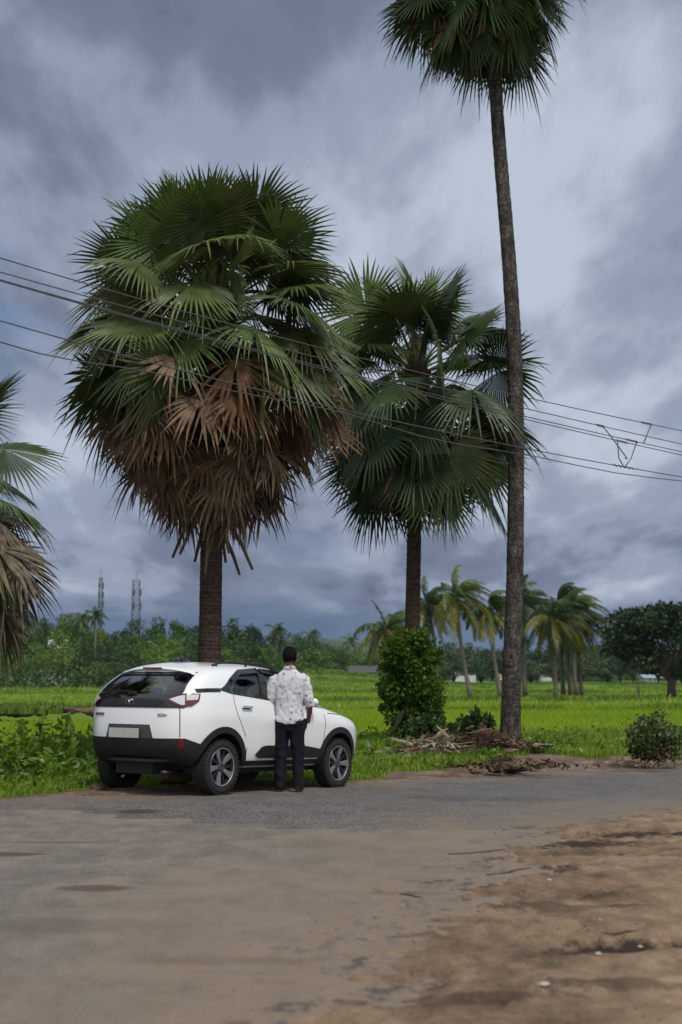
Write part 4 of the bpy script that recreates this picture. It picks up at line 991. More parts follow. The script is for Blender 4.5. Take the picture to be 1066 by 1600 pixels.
# ------------------------------------------------------------------ coconut palms, blown to the right
coco_g = leaf_mat('coconut_leaf_green', (.014, .036, .010), (.040, .075, .016), (.11, .15, .028), scale=.35, trans=.2, fine=2)
coco_y = leaf_mat('coconut_leaf_yellow', (.07, .085, .014), (.19, .19, .026), (.36, .30, .05), scale=.35, trans=.35, fine=2)
coco_b = simple('coconut_bark', (.15, .125, .10), .9, var=.4, scale=3)
def coco_frond(r, az, el, L, wind):
    d = Vector((math.cos(az)*math.cos(el), math.sin(az)*math.cos(el), math.sin(el))); n = 12; pts = []; q = Vector((0, 0, 0)); dirn = d.copy(); w = Vector((wind, .1*wind, 0))
    for j in range(n+1):
        pts.append(q.copy()); t_ = j/n; dirn = (dirn+w*.10+Vector((0, 0, -.13-.10*t_))).normalized(); q = q+dirn*L/n
    V = []; F = []
    for j in range(n):       # midrib
        a, b_ = pts[j], pts[j+1]; s = (b_-a).cross(Vector((0, 0, 1))); s = s.normalized()*.035*(1-.7*j/n) if s.length > 1e-4 else Vector((.03, 0, 0))
        o = len(V); V += [a-s, a+s, b_+s*.9, b_-s*.9]; F.append((o, o+1, o+2, o+3))
        o = len(V); z = Vector((0, 0, .03)); V += [a-z, a+z, b_+z, b_-z]; F.append((o, o+1, o+2, o+3))
    m = 50
    for k in range(m):
        t_ = .12+.88*k/m; f = t_*n; j = min(int(f), n-1); p0 = pts[j].lerp(pts[j+1], f-j); tg = (pts[j+1]-pts[j]).normalized()
        s = tg.cross(Vector((0, 0, 1))); s = s.normalized() if s.length > 1e-4 else Vector((1, 0, 0))
        ll = L*.27*math.sin(math.pi*min(1, .18+t_*.80))**.7*r.uniform(.8, 1.15)
        for sg in (-1, 1):
            e = (s*sg*.75+tg*.55+Vector((0, 0, -.55))+w*.85+Vector((r.uniform(-.3, .3), r.uniform(-.3, .3), r.uniform(-.25, .2)))).normalized()
            e2 = (e+Vector((0, 0, -.6))+w*.3).normalized(); wd = tg*.036
            o = len(V); a1 = p0+e*ll*.5; a2 = a1+e2*ll*.5
            V += [p0-wd, p0+wd, a1+wd*.9, a1-wd*.9, a2]; F += [(o, o+1, o+2, o+3), (o+3, o+2, o+4, o+4)]
    return V, F
def coconut_palm(base, top, L, seed, label, wind=.9, group='coconut palms in the paddy', ny=.45, lean=0.0, nl=30):
    r = random.Random(seed); base = Vector(base); top = Vector(top); root = empty('coconut_palm', base); tag(root, label, 'coconut palm', group)
    tl = top-base; q = [Vector((tl.x*(t_+lean*math.sin(math.pi*t_)), tl.y*t_, tl.z*t_)) for t_ in np.linspace(0, 1, 9)]
    tr = MB(); tr.tube(q, [.24, .19, .17, .16, .155, .15, .145, .14, .14], 10); tr.build('trunk', coco_b, root, smooth=True)
    G, Yl = MB(), MB()
    for i in range(nl):
        u = (i+.5)/nl; el = R(82-125*u**1.05+r.uniform(-8, 8)); az = i*2.39996+r.uniform(-.3, .3)
        V, F = coco_frond(r, az, el, L*r.uniform(.85, 1.1)*(1 if u > .15 else .8), wind*(1.25-.75*u)*r.uniform(.8, 1.2))
        V = [v+tl for v in V]; F = [tuple(dict.fromkeys(f)) for f in F]
        (Yl if (u > 1-ny and r.random() < .75) else G).add(V, F)
    G.build('crown', coco_g, root); 
    if Yl.v: Yl.build('yellowing_fronds', coco_y, root)
    nt = MB()
    for k in range(7):
        a = k*.9; c = tl+Vector((math.cos(a)*.28, math.sin(a)*.28, -.25-.1*(k % 2))); nt.tube([c+Vector((0, 0, -.13)), c+Vector((0, 0, -.07)), c+Vector((0, 0, .06)), c+Vector((0, 0, .12))], [.03, .11, .11, .03], 8)
    nt.build('coconuts', simple('coconut_husk', (.14, .12, .03), .6), root, smooth=True)
    return root
def gb(px, Y): p = at(px, 1050, Y); return Vector((p.x, Y, float(field_z(np.array([p.x]), np.array([Y]))[0])-.05))
for i, (bx, Y, tx, ty, L, w, lab, ln, ny) in enumerate([
    (606, 112, 604, 985, 3.4, .5, 'coconut palm half hidden behind the vine covered foot of the middle fan palm', 0, .5),
    (684, 122, 668, 945, 3.6, .8, 'coconut palm just right of the vine clad trunk with orange tinged lower fronds', -.3, .45),
    (736, 116, 712, 932, 3.9, 1.0, 'tallest windswept coconut palm with a slanting trunk between the two fan palm trunks', .12, .45),
    (783, 118, 765, 952, 3.5, .9, 'coconut palm directly left of the tall bare trunk with a slim slanting trunk', .15, .4),
    (820, 124, 816, 945, 4.0, .8, 'coconut palm mostly hidden behind the tall bare trunk', .0, .35),
    (868, 118, 866, 968, 3.9, .75, 'front coconut palm of the tight cluster, with drooping yellow fronds and the leftmost trunk', .0, .6),
    (880, 128, 873, 946, 4.0, 1.1, 'coconut palm at the back left of the tight cluster with dark upswept fronds', .1, .2),
    (891, 126, 884, 962, 3.8, 1.1, 'coconut palm in the middle of the tight cluster', .1, .35),
    (900, 125, 892, 952, 4.0, 1.2, 'coconut palm second from the right end of the tight cluster of trunks', .1, .3),
    (909, 127, 901, 975, 3.8, 1.2, 'rightmost coconut palm of the tight cluster leaning left at the top', .15, .4)]):
    coconut_palm(gb(bx, Y), at(tx, ty, Y), L, 70+i, lab, w, lean=ln, ny=ny)

# ------------------------------------------------------------------ climber, shrubs and weeds near the road
def leaf_cloud(name, centres, radii, count, size, mat, parent=None, seed=1, shell=.55, droop=.3, aspect=.6, label=None, cat=None, kind=None):
    r = np.random.default_rng(seed); C_ = np.array(centres, float); Rd = np.array(radii, float)
    if Rd.ndim == 1: Rd = np.stack([Rd]*3, 1)
    w = (Rd.prod(1))**(2/3); k = r.choice(len(C_), size=count, p=w/w.sum()); d = r.normal(size=(count, 3)); d /= np.linalg.norm(d, axis=1)[:, None]
    rad = (shell+(1-shell)*r.random(count)**.6)*(1+.12*r.normal(size=count)); P = C_[k]+d*rad[:, None]*Rd[k]
    V = leaf_quads(P, np.full(count, size), r, droop, aspect, out=d*.7)
    o = link(name, np_mesh(name, V, quad_faces(count)), mat, parent)
    if label: tag(o, label, cat, kind=kind)
    return o
vine_m = leaf_mat('climber_leaves', (.030, .070, .010), (.070, .140, .014), (.150, .235, .025), scale=2.2, trans=.3, rough=.55, fine=12, spec=.2)
vine = empty('climbing_vine', (palm2.location.x, 28, palm2.location.z)); tag(vine, 'dense leafy climber wrapped like a column round the middle fan palm trunk', 'climbing plant')
cs, rs = [], []; rr = random.Random(9)
for k in range(70):
    f = rr.random(); py = 995+f*150; half = (40+12*rr.random()**2)*(1-abs(f-.36)**1.5*.9)*(1 if f > .10 else .7); half *= (1 if f < .6 else .78); px = 643+rr.uniform(-1, 1)*half*.84-(4 if f < .6 else -14)
    c = at(px, py, 28+rr.uniform(-.42, .42)); cs.append(tuple(c-vine.location)); rs.append(rr.uniform(.09, .26))
leaf_cloud('foliage', cs, rs, 17000, .066, vine_m, vine, seed=4, shell=.45, aspect=.85, droop=.5)
leaf_cloud('trailing_foliage', [tuple(at(643+rr.choice((-1, 1))*rr.uniform(32, 46), 1010+rr.random()*130, 28+rr.uniform(-.3, .3))-vine.location) for q in range(26)], [rr.uniform(.05, .13) for q in range(26)], 1500, .062, vine_m, vine, seed=14, shell=.2, aspect=.8, droop=.9)
leaf_cloud('inner_foliage', [tuple(at(643, 1000+q*16, 28)-vine.location) for q in range(10)], [(.44, .40, .24)]*10, 7000, .075, vine_m, vine, seed=5, shell=.3, aspect=.85, droop=.5)
st = MB()
for k in range(14):
    a = k*.45; pts_ = [Vector((math.cos(a+z*.9)*(.24+.05*math.sin(z*3)), math.sin(a+z*.9)*(.24+.05*math.cos(z*2+k)), z)) for z in np.linspace(0, 2.2, 9)]; st.tube(pts_, .014, 5)
st.build('stems', stalk_d, vine)
hang = MB(); 
for p0, p1 in (((628, 1120), (606, 1150)), ((632, 1110), (618, 1124))):
    a, b_ = at(*p0, 27.4)-vine.location, at(*p1, 27.4)-vine.location; mdl = a.lerp(b_, .5)+Vector((0, 0, -.03)); hang.tube([a, mdl, b_], [.03, .035, .006], 6, squash=.3)
hang.build('hanging_dry_leaf', simple('dry_dark_leaf', (.03, .025, .015), .8), vine)

def shrub(name, px, py, Y, w, h, n, leaf, mat, label, seed, twigs=14, dead=0):
    r = random.Random(seed); b_ = at(px, py, Y); root = empty(name, b_); tag(root, label, 'shrub'); cs, rs = [], []; tw = MB()
    for k in range(twigs*2):
        a = r.random()*6.283; q = r.random()**.6; hh = h*(.25+.65*r.random())*(1-.35*q); c = Vector((math.cos(a)*w*.5*q*.8, math.sin(a)*w*.4*q, hh)); cs.append(tuple(c)); rs.append(r.uniform(.10, .20)*max(w, h))
        if k < twigs: tw.tube([Vector((c.x*.15, c.y*.15, -.05)), Vector((c.x*.6, c.y*.6, hh*.5)), c+Vector((0, 0, .1*h))], [.014, .010, .004], 5)
    leaf_cloud('foliage', cs, rs, n, leaf, mat, root, seed, shell=.35, droop=.2); tw.build('stems', stalk_d, root)
    if dead: leaf_cloud('dry_leaves', [(0, 0, h*.25)], [(w*.45, w*.4, h*.25)], dead, leaf*1.1, dead_m, root, seed+1, shell=.5)
    return root
dark_leaf = leaf_mat('dark_shrub_leaves', (.018, .045, .012), (.040, .085, .022), (.095, .15, .045), scale=2, trans=.22, fine=11)
olive_leaf = leaf_mat('olive_shrub_leaves', (.035, .060, .015), (.085, .125, .030), (.18, .22, .06), scale=2, trans=.22, fine=11)
shrub('shrub', 668, 1170, 27.3, 1.0, .62, 2400, .13, dark_leaf, 'low dark green shrub growing round the foot of the vine clad fan palm', 31)
shrub('shrub', 708, 1160, 27.6, .45, .38, 700, .12, dark_leaf, 'small leafy bush between the vine clad trunk and the log heap', 36)
shrub('shrub', 745, 1150, 26.6, .55, .48, 900, .11, dark_leaf, 'small upright green bush behind the uprooted stump', 32)
shrub('shrub', 1024, 1190, 24.8, 1.0, .92, 3400, .07, olive_leaf, 'rounded olive green thicket at the right edge beside the road', 33, twigs=26, dead=500)
shrub('shrub', 775, 1190, 25.2, .55, .22, 420, .09, weed_m, 'small broad leaved weed clump in front of the tall palm root', 34, twigs=6)
shrub('shrub', 838, 1182, 26.3, .7, .25, 500, .09, dark_leaf, 'low green clump right of the tall bare trunk', 35, twigs=6)
# weeds: leafy ground cover left of the car and along the paddy edge
def weeds(n, x0, x1, y0, y1, hf, leafs, seed, keep, name, label):
    r = np.random.default_rng(seed); x = x0+r.random(n)*(x1-x0); y = y0+r.random(n)*(y1-y0); k = keep(x, y, r); x, y = x[k], y[k]; hmax = hf(x, y)
    P = []; 
    for q in range(leafs): P.append(np.stack([x+r.normal(size=len(x))*.05, y+r.normal(size=len(x))*.05, verge_z(x, y)+hmax*(.15+.85*(q+r.random(len(x)))/leafs)], 1))
    P = np.concatenate(P); V = leaf_quads(P, np.full(len(P), .11), r, .1, .42); o = link(name, np_mesh(name, V, quad_faces(len(P))), weed_m); tag(o, label, 'weeds', kind='stuff')
weeds(2100, -8.5, -1.5, 17.6, 26, lambda x, y: (.06+.95*fbm(x, y, .9, 4)**1.5*sstep(.8, 4.5, edge_d(x, y)))*(.6+.4*sstep(-1.5, -4, x)), 12, 6, lambda x, y, r: (edge_d(x, y) > .9) & ~under_car(x, y) & (r.random(len(x)) < .3+fbm(x, y, 1.0, 3)), 'weeds', 'tangle of leafy weeds on the verge left of the car')
weeds(2400, -1.5, 9, 20.5, 31, lambda x, y: .06+.34*fbm(x, y, .9, 3)*sstep(1.5, 5, edge_d(x, y)), 8, 7, lambda x, y, r: (turf_mask(x, y) > .6) & (r.random(len(x)) < .9*fbm(x, y, 1.2, 3)) & ~under_car(x, y), 'low_weeds', 'low leafy weeds mixed in the grass at the foot of the palms')
for k, (px, py, Y, h) in enumerate([(26, 1196, 20.4, .78), (70, 1190, 21.0, .85), (92, 1188, 21.4, .88), (108, 1196, 20.6, .7), (50, 1200, 19.6, .5), (8, 1205, 19.2, .55)]):
    r_ = random.Random(k); b_ = at(px, py, Y); b_.z = float(verge_z(np.array([b_.x]), np.array([b_.y]))[0]); root = empty('tall_weed', b_)
    tag(root, ['tall dark leafed weed standing alone at the far left of the verge', 'tall weed with a leaning tip in the middle of the weed patch', 'tallest pale green weed just left of the car tail', 'bushy weed nearest the left rear corner of the car', 'short broad leaved weed in front of the taller ones left of the car', 'short dark weed against the left edge of the frame'][k], 'weed')
    s_ = MB(); lx = r_.uniform(-.12, .12); s_.tube([(0, 0, -.03), (lx*.4, 0, h*.5), (lx, 0, h)], [.012, .009, .004], 5); s_.build('stem', stalk_m, root)
    P = np.array([[lx*(z/h)+r_.gauss(0, .03), r_.gauss(0, .03), z] for z in np.linspace(.1, h, 70)]); rg = np.random.default_rng(k); d = rg.normal(size=P.shape); d[:, 2] = .3
    V = leaf_quads(P, np.full(len(P), .15), rg, .1, .45, out=d*.8); link('foliage', np_mesh('foliage', V, quad_faces(len(P))), weed_m, root)

# ------------------------------------------------------------------ log, stump and fallen fronds by the tall palm
log_m = ground_mat('rotting_log', [(.40, (.018, .014, .011)), (.5, (.060, .046, .036)), (.60, (.15, .12, .09))], fine=2.5, bumpd=.05)
red_m = ground_mat('red_brown_root', [(.42, (.022, .013, .009)), (.52, (.062, .037, .026)), (.62, (.14, .092, .065))], fine=3, bumpd=.03)
def lumpy(name, pts, rs, mat, label, cat, seed, n=14, amp=.25, parent=None):
    P = catmull([tuple(p) for p in pts], 6); Rr = [v[0] for v in catmull([(x,) for x in rs], 6)]
    mb = MB(); mb.tube(P, Rr, n); o0 = Vector(pts[0]); vs = []
    for v in mb.v: vv = Vector(v); d = noise.noise_vector(vv*3.0+Vector((seed, 0, 0)))*amp*max(rs)+noise.noise_vector(vv*9+Vector((0, seed, 0)))*amp*.45*max(rs); vs.append(vv+d-o0)
    mb.v = vs; o = mb.build(name, mat, parent, smooth=True)
    if parent is None: o.location = o0
    if label: tag(o, label, cat)
    return o
lumpy('log', [at(668, 1166, 26.0), at(700, 1168, 25.9), at(740, 1170, 25.8), at(778, 1168, 25.8), at(800, 1166, 26)], [.13, .19, .20, .17, .10], log_m, 'thick grey brown rotting log lying in front of the tall palm', 'log', 3)
sr = lumpy('stump', [at(742, 1160, 26.1), at(757, 1150, 26.1), at(778, 1152, 26.1), at(808, 1166, 26.0)], [.13, .15, .11, .05], red_m, 'reddish uprooted palm stump leaning against the tall trunk foot', 'stump', 8)
spk = MB(); a = at(755, 1148, 26.1)-sr.location
for dx, dz, l in ((0, .3, .05), (-.06, .22, .045), (.06, .18, .04)): spk.tube([a, a+Vector((dx, 0, dz))], [l, .01], 6)
spk.build('root_spike', red_m, sr, smooth=True)
def fallen_frond(px, py, Y, ang, seed, label, Rl=.6, up=.15, mat=None):
    v, w, f = DEAD_V[seed % 5]; b_ = at(px, py, Y); A = Matrix.Rotation(ang, 3, 'Z') @ Matrix.Rotation(-up, 3, 'Y') @ Matrix.Diagonal((1, .55, .8)); vv = (v @ (np.array(A)*Rl).T); vv[:, 2] = np.maximum(vv[:, 2]-w*.12, -.02)+.02*np.random.default_rng(seed).random(len(vv))
    root = link('fallen_frond', np_mesh('fallen_frond', vv, f), mat or straw_m); root.location = b_; tag(root, label, 'dead frond')
    s = MB(); d = Vector((math.cos(ang), math.sin(ang), 0)); s.tube([Vector((0, 0, .03)), -d*.4*Rl+Vector((0, 0, .05)), -d*1.1*Rl+Vector((0, 0, .12))], [.022, .026, .035], 6, squash=.5); s.build('stalk', stalk_d, root, smooth=True)
fallen_frond(668, 1170, 24.9, 3.0, 1, 'pale fallen fan leaf spread flat on the grass left of the log', .72, .30)
fallen_frond(692, 1174, 24.7, 2.4, 2, 'fallen fan leaf lying in front of the other at the left of the log', .62, .35)
fallen_frond(715, 1150, 25.4, 3.5, 3, 'long tan frond propped across the left end of the log', .62, .05, rust_m)
fallen_frond(835, 1162, 25.9, .15, 4, 'striped dry fan leaf upright in the weeds right of the tall trunk', .42, -.15)
# clods, stones and litter
def stone(px, py, z, s, mat, label, name='stone', cat='stone', seed=0, fl=.6, Y=None):
    p0 = on_z(px, py, z) if Y is None else at(px, py, Y); bm = bmesh.new(); bmesh.ops.create_icosphere(bm, subdivisions=3, radius=1)
    for v in bm.verts: v.co = Vector((v.co.x*s, v.co.y*s*.8, v.co.z*s*fl))*(1+.35*noise.noise(v.co*1.6+Vector((seed*3.1, 0, 0)))+.15*noise.noise(v.co*4+Vector((seed, 0, 0))))
    me = bpy.data.meshes.new(name); bm.to_mesh(me); bm.free(); o = link(name, me, mat, None, True); o.location = p0; tag(o, label, cat); return o
clod = ground_mat('clod', [(.34, (.06, .036, .026)), (.5, (.13, .08, .058)), (.66, (.22, .15, .11))], fine=4)
stone(152, 1233, 0.03, .11, clod, 'brown clod of earth beside the left rear tyre', 'clod', 'clod', 1)
stone(268, 1212, 0.0, .30, clod, 'heap of dry soil and husk seen under the car', 'soil_heap', 'soil heap', 2, .42, Y=19.6)
soilm = ground_mat('loose_soil', [(.40, (.025, .016, .012)), (.5, (.07, .046, .034)), (.62, (.15, .108, .08))], fine=3)
for k, (px, py, s) in enumerate([(805, 1200, .26), (775, 1203, .16), (835, 1196, .15), (742, 1207, .10)]):
    stone(px, py, -.05, s*.8, soilm, ['largest dark clod on the bare bank beside the road', 'dark flat clod just left of the largest one on the bank', 'dark clod right of the largest one on the bank', 'small dark clod leftmost on the bare bank'][k], 'clod', 'clod', 5+k, .35)
pale = simple('pale_stone', (.36, .33, .30), .8, var=.3, scale=8)
r_ = random.Random(77); rows = [(850, 1555, .028, 'largest pale flat stone low on the bare dirt'), (935, 1498, .02, 'pale stone below the dark hollow in the dirt'), (1000, 1463, .018, 'pale chip right of the dark hollow'), (938, 1438, .012, 'small white chip above the dark hollow'), (952, 1420, .012, 'tiny white chip highest above the dark hollow'), (858, 1377, .022, 'long pale chip in the middle of the dirt')]
for k, (px, py, s, lab) in enumerate(rows): o = stone(px, py, .02, s, pale, lab, 'pale_stone', 'stone', 20+k, .35); p0 = o.location; o.location.z = float(dirt_z(np.array([p0.x]), np.array([p0.y]))[0])+.006; o.rotation_euler.z = k
# gravel crumbs on the dirt and along the crumbling rims
x, y = scatter(15000, -3, 6, 4.3, 15, lambda x, y: (np.abs(x) < .27*y+.5) & (np.abs(dirt_edge(x, y)) < .9+2.5*(r.random(len(x)) < .30)) & (dirt_edge(x, y) > -.7))
rg = np.random.default_rng(3); s_ = .002+.009*rg.random(len(x))**5; z_ = np.maximum(dirt_z(x, y), lane_z(x, y)); base_ = np.array([[1, 0, 0], [-.5, .87, 0], [-.5, -.87, 0], [0, 0, .8], [0, 0, -.6]])
jit = base_[None]*(1+.5*rg.random((len(x), 5, 1)))*s_[:, None, None]; a_ = rg.random(len(x))*6.28; ca, sa = np.cos(a_)[:, None], np.sin(a_)[:, None]
V = np.stack([jit[..., 0]*ca-jit[..., 1]*sa+x[:, None], jit[..., 0]*sa+jit[..., 1]*ca+y[:, None], jit[..., 2]+z_[:, None]], 2).reshape(-1, 3)
F = (np.arange(len(x))[:, None, None]*5+np.array([[0, 1, 3], [1, 2, 3], [2, 0, 3], [1, 0, 4], [2, 1, 4], [0, 2, 4]])[None]).reshape(-1, 3)
tag(link('gravel', np_mesh('gravel', V, F), ground_mat('gravel', [(.34, (.07, .055, .045)), (.5, (.17, .14, .115)), (.66, (.30, .26, .22))], fine=2)), 'loose gravel and crumbs scattered on the bare dirt', 'gravel', kind='stuff')
# sticks and dry leaves lying about
st_m = simple('dry_stick', (.10, .07, .05), .9, var=.4)
for k, (x0, y0, x1, y1, lab) in enumerate([(625, 1402, 660, 1407, 'short dark twig on the lane left of the dirt'), (1000, 1460, 940, 1462, 'twig lying across the dark hollow'), (700, 1338, 790, 1330, 'long dry stalk at the crumbling rim of the lane'), (760, 1372, 830, 1360, 'curved stick below the long stalk'), (935, 1345, 975, 1338, 'stick on the dirt right of the crumbled lane tip')]):
    a = on_z(x0, y0); b_ = on_z(x1, y1); q = [a.lerp(b_, t_) for t_ in (0, .35, .7, 1)]; s = MB()
    for i, v in enumerate(q): v.z = float(max(dirt_z(np.array([v.x]), np.array([v.y]))[0], lane_z(np.array([v.x]), np.array([v.y]))[0]))+.006; v.y += .03*math.sin(i*2+k)
    o0 = q[0].copy(); s.tube([v-o0 for v in q], [.004, .007, .006, .003], 6); o = s.build('stick', st_m, smooth=True); o.location = o0; tag(o, lab, 'stick')
x, y = scatter(2600, -4, 9, 15.5, 27, lambda x, y: (edge_d(x, y) > -.25) & (turf_mask(x, y) < .5)); P = np.stack([x, y, verge_z(x, y)+.012], 1); V = leaf_quads(P, np.full(len(x), .045), rg, 0, .5)
V = V.reshape(-1, 4, 3); V[:, :, 2] = P[:, None, 2]+(V[:, :, 2]-P[:, None, 2])*.3; V = V.reshape(-1, 3)
tag(link('leaf_litter', np_mesh('leaf_litter', V, quad_faces(len(x))), straw_m), 'dry leaf litter strewn on the bare soil along the road', 'leaf litter', kind='stuff')

# dry heaps: torn fronds and husk left of the log, dark litter on the bank
def heap(px, py, Y, w, h, n, sz, mat, label, seed, asp=.16):
    rg_ = np.random.default_rng(seed); b_ = at(px, py, Y); P = np.stack([rg_.normal(size=n)*w*.38, rg_.normal(size=n)*w*.22, np.abs(rg_.normal(size=n))*h*.4], 1); P[:, 2] *= np.exp(-(P[:, 0]/w)**2*3)
    d = rg_.normal(size=(n, 3)); d[:, 2] *= .25; V = leaf_quads(P, np.full(n, sz), rg_, 0, asp, out=d*2); V[:, 2] = np.maximum(V[:, 2], -.05); o = link('dry_heap', np_mesh('dry_heap', V, quad_faces(n)), mat); o.location = b_; tag(o, label, 'heap of dry leaves', kind='stuff'); return o
heap(676, 1176, 24.8, 1.05, .30, 260, .30, straw_m, 'heap of torn pale palm leaf strips at the left of the log', 1)
heap(655, 1180, 24.7, .6, .15, 110, .20, rust_m, 'small brown leaf scraps at the far left end of the pale heap', 2)
heap(800, 1198, 22.6, 1.1, .16, 420, .10, dead_m, 'dark brown litter heaped along the bank beside the road', 3, .5)
heap(722, 1168, 25.5, 1.1, .28, 420, .16, dead_m, 'dark brown husk and stalks piled against the log', 4, .2)
heap(786, 1164, 25.6, .6, .2, 220, .14, dead_m, 'dark husk scraps at the foot of the tall trunk', 5, .25)
heap(1000, 1196, 23.9, 1.0, .08, 160, .12, straw_m, 'dry scraps under the thicket at the right edge', 6, .3)

bk_pts = [at(px, 1112+2*math.sin(px*.05), 66) for px in range(-160, 190, 25)]
lumpy('earth_bank', bk_pts, [.17+.08*((i*37)%5)/5 for i in range(len(bk_pts))], ground_mat('bank_mud', [(.36, (.045, .030, .020)), (.5, (.12, .078, .05)), (.66, (.20, .14, .09))], fine=.6, bumpd=.06), 'low brown earth bank running across the paddy left of the car', 'earth bank', 4, n=16, amp=1.1).scale.z = .75
rb = np.random.default_rng(8); nb = 2600; xb = bk_pts[0].x+rb.random(nb)*(bk_pts[-1].x-bk_pts[0].x); kb = fbm(xb, xb*0, .35, 3) > .45; xb = xb[kb]; yb = 66+rb.normal(size=len(xb))*.35
tag(blades('bank_grass', np.stack([xb, yb, np.full(len(xb), bk_pts[5].z-.15)], 1), .22+.25*rb.random(len(xb)), .05+.04*rb.random(len(xb)), .6, bund_m, seed=18), 'tufts of rough grass growing on the brown earth bank', 'grass', kind='stuff')
# ------------------------------------------------------------------ the man beside the car
def rings(mb, rows, n=24, cap=True):
    "rows of (cx, cy, z, rx, ry): a body of elliptical sections"
    vs = []; fs = []
    for cx, cy, z, rx, ry in rows:
        for k in range(n):
            w = 2*math.pi*k/n; c, s = math.cos(w), math.sin(w); e = .88
            vs.append((cx+rx*math.copysign(abs(c)**e, c), cy+ry*math.copysign(abs(s)**e, s), z))
    m = len(rows)
    for i in range(m-1):
        for k in range(n): fs.append((i*n+k, i*n+(k+1) % n, (i+1)*n+(k+1) % n, (i+1)*n+k))
    fs.append(tuple(range(n-1, -1, -1))); fs.append(tuple((m-1)*n+k for k in range(n))); mb.add(vs, fs)
def ball(mb, c, r, n=16):
    rows = []
    for i in range(1, n): a = math.pi*i/n; rows.append((c[0], c[1], c[2]-r[2]*math.cos(a), r[0]*math.sin(a), r[1]*math.sin(a)))
    rings(mb, rows, n)
def organic(name, mb, voxel, mat, parent, smooth=4, post=None):
    bm = bmesh.new(); me = bpy.data.meshes.new(name); me.from_pydata(mb.v, [], mb.f); bm.from_mesh(me); bmesh.ops.recalc_face_normals(bm, faces=bm.faces); bm.to_mesh(me); bm.free()
    o = link(name, me); m = o.modifiers.new('r', 'REMESH'); m.mode = 'VOXEL'; m.voxel_size = voxel
    s = o.modifiers.new('s', 'SMOOTH'); s.factor = .5; s.iterations = smooth
    dg = bpy.context.evaluated_depsgraph_get(); m2 = bpy.data.meshes.new_from_object(o.evaluated_get(dg)); bpy.data.objects.remove(o); m2.name = name
    if post:
        ns = [v.normal.copy() for v in m2.vertices]; cs = [post(v.co.copy(), n_) for v, n_ in zip(m2.vertices, ns)]
        m2.vertices.foreach_set('co', [q for c_ in cs for q in c_]); m2.update()
    return link(name, m2, mat, parent, True)
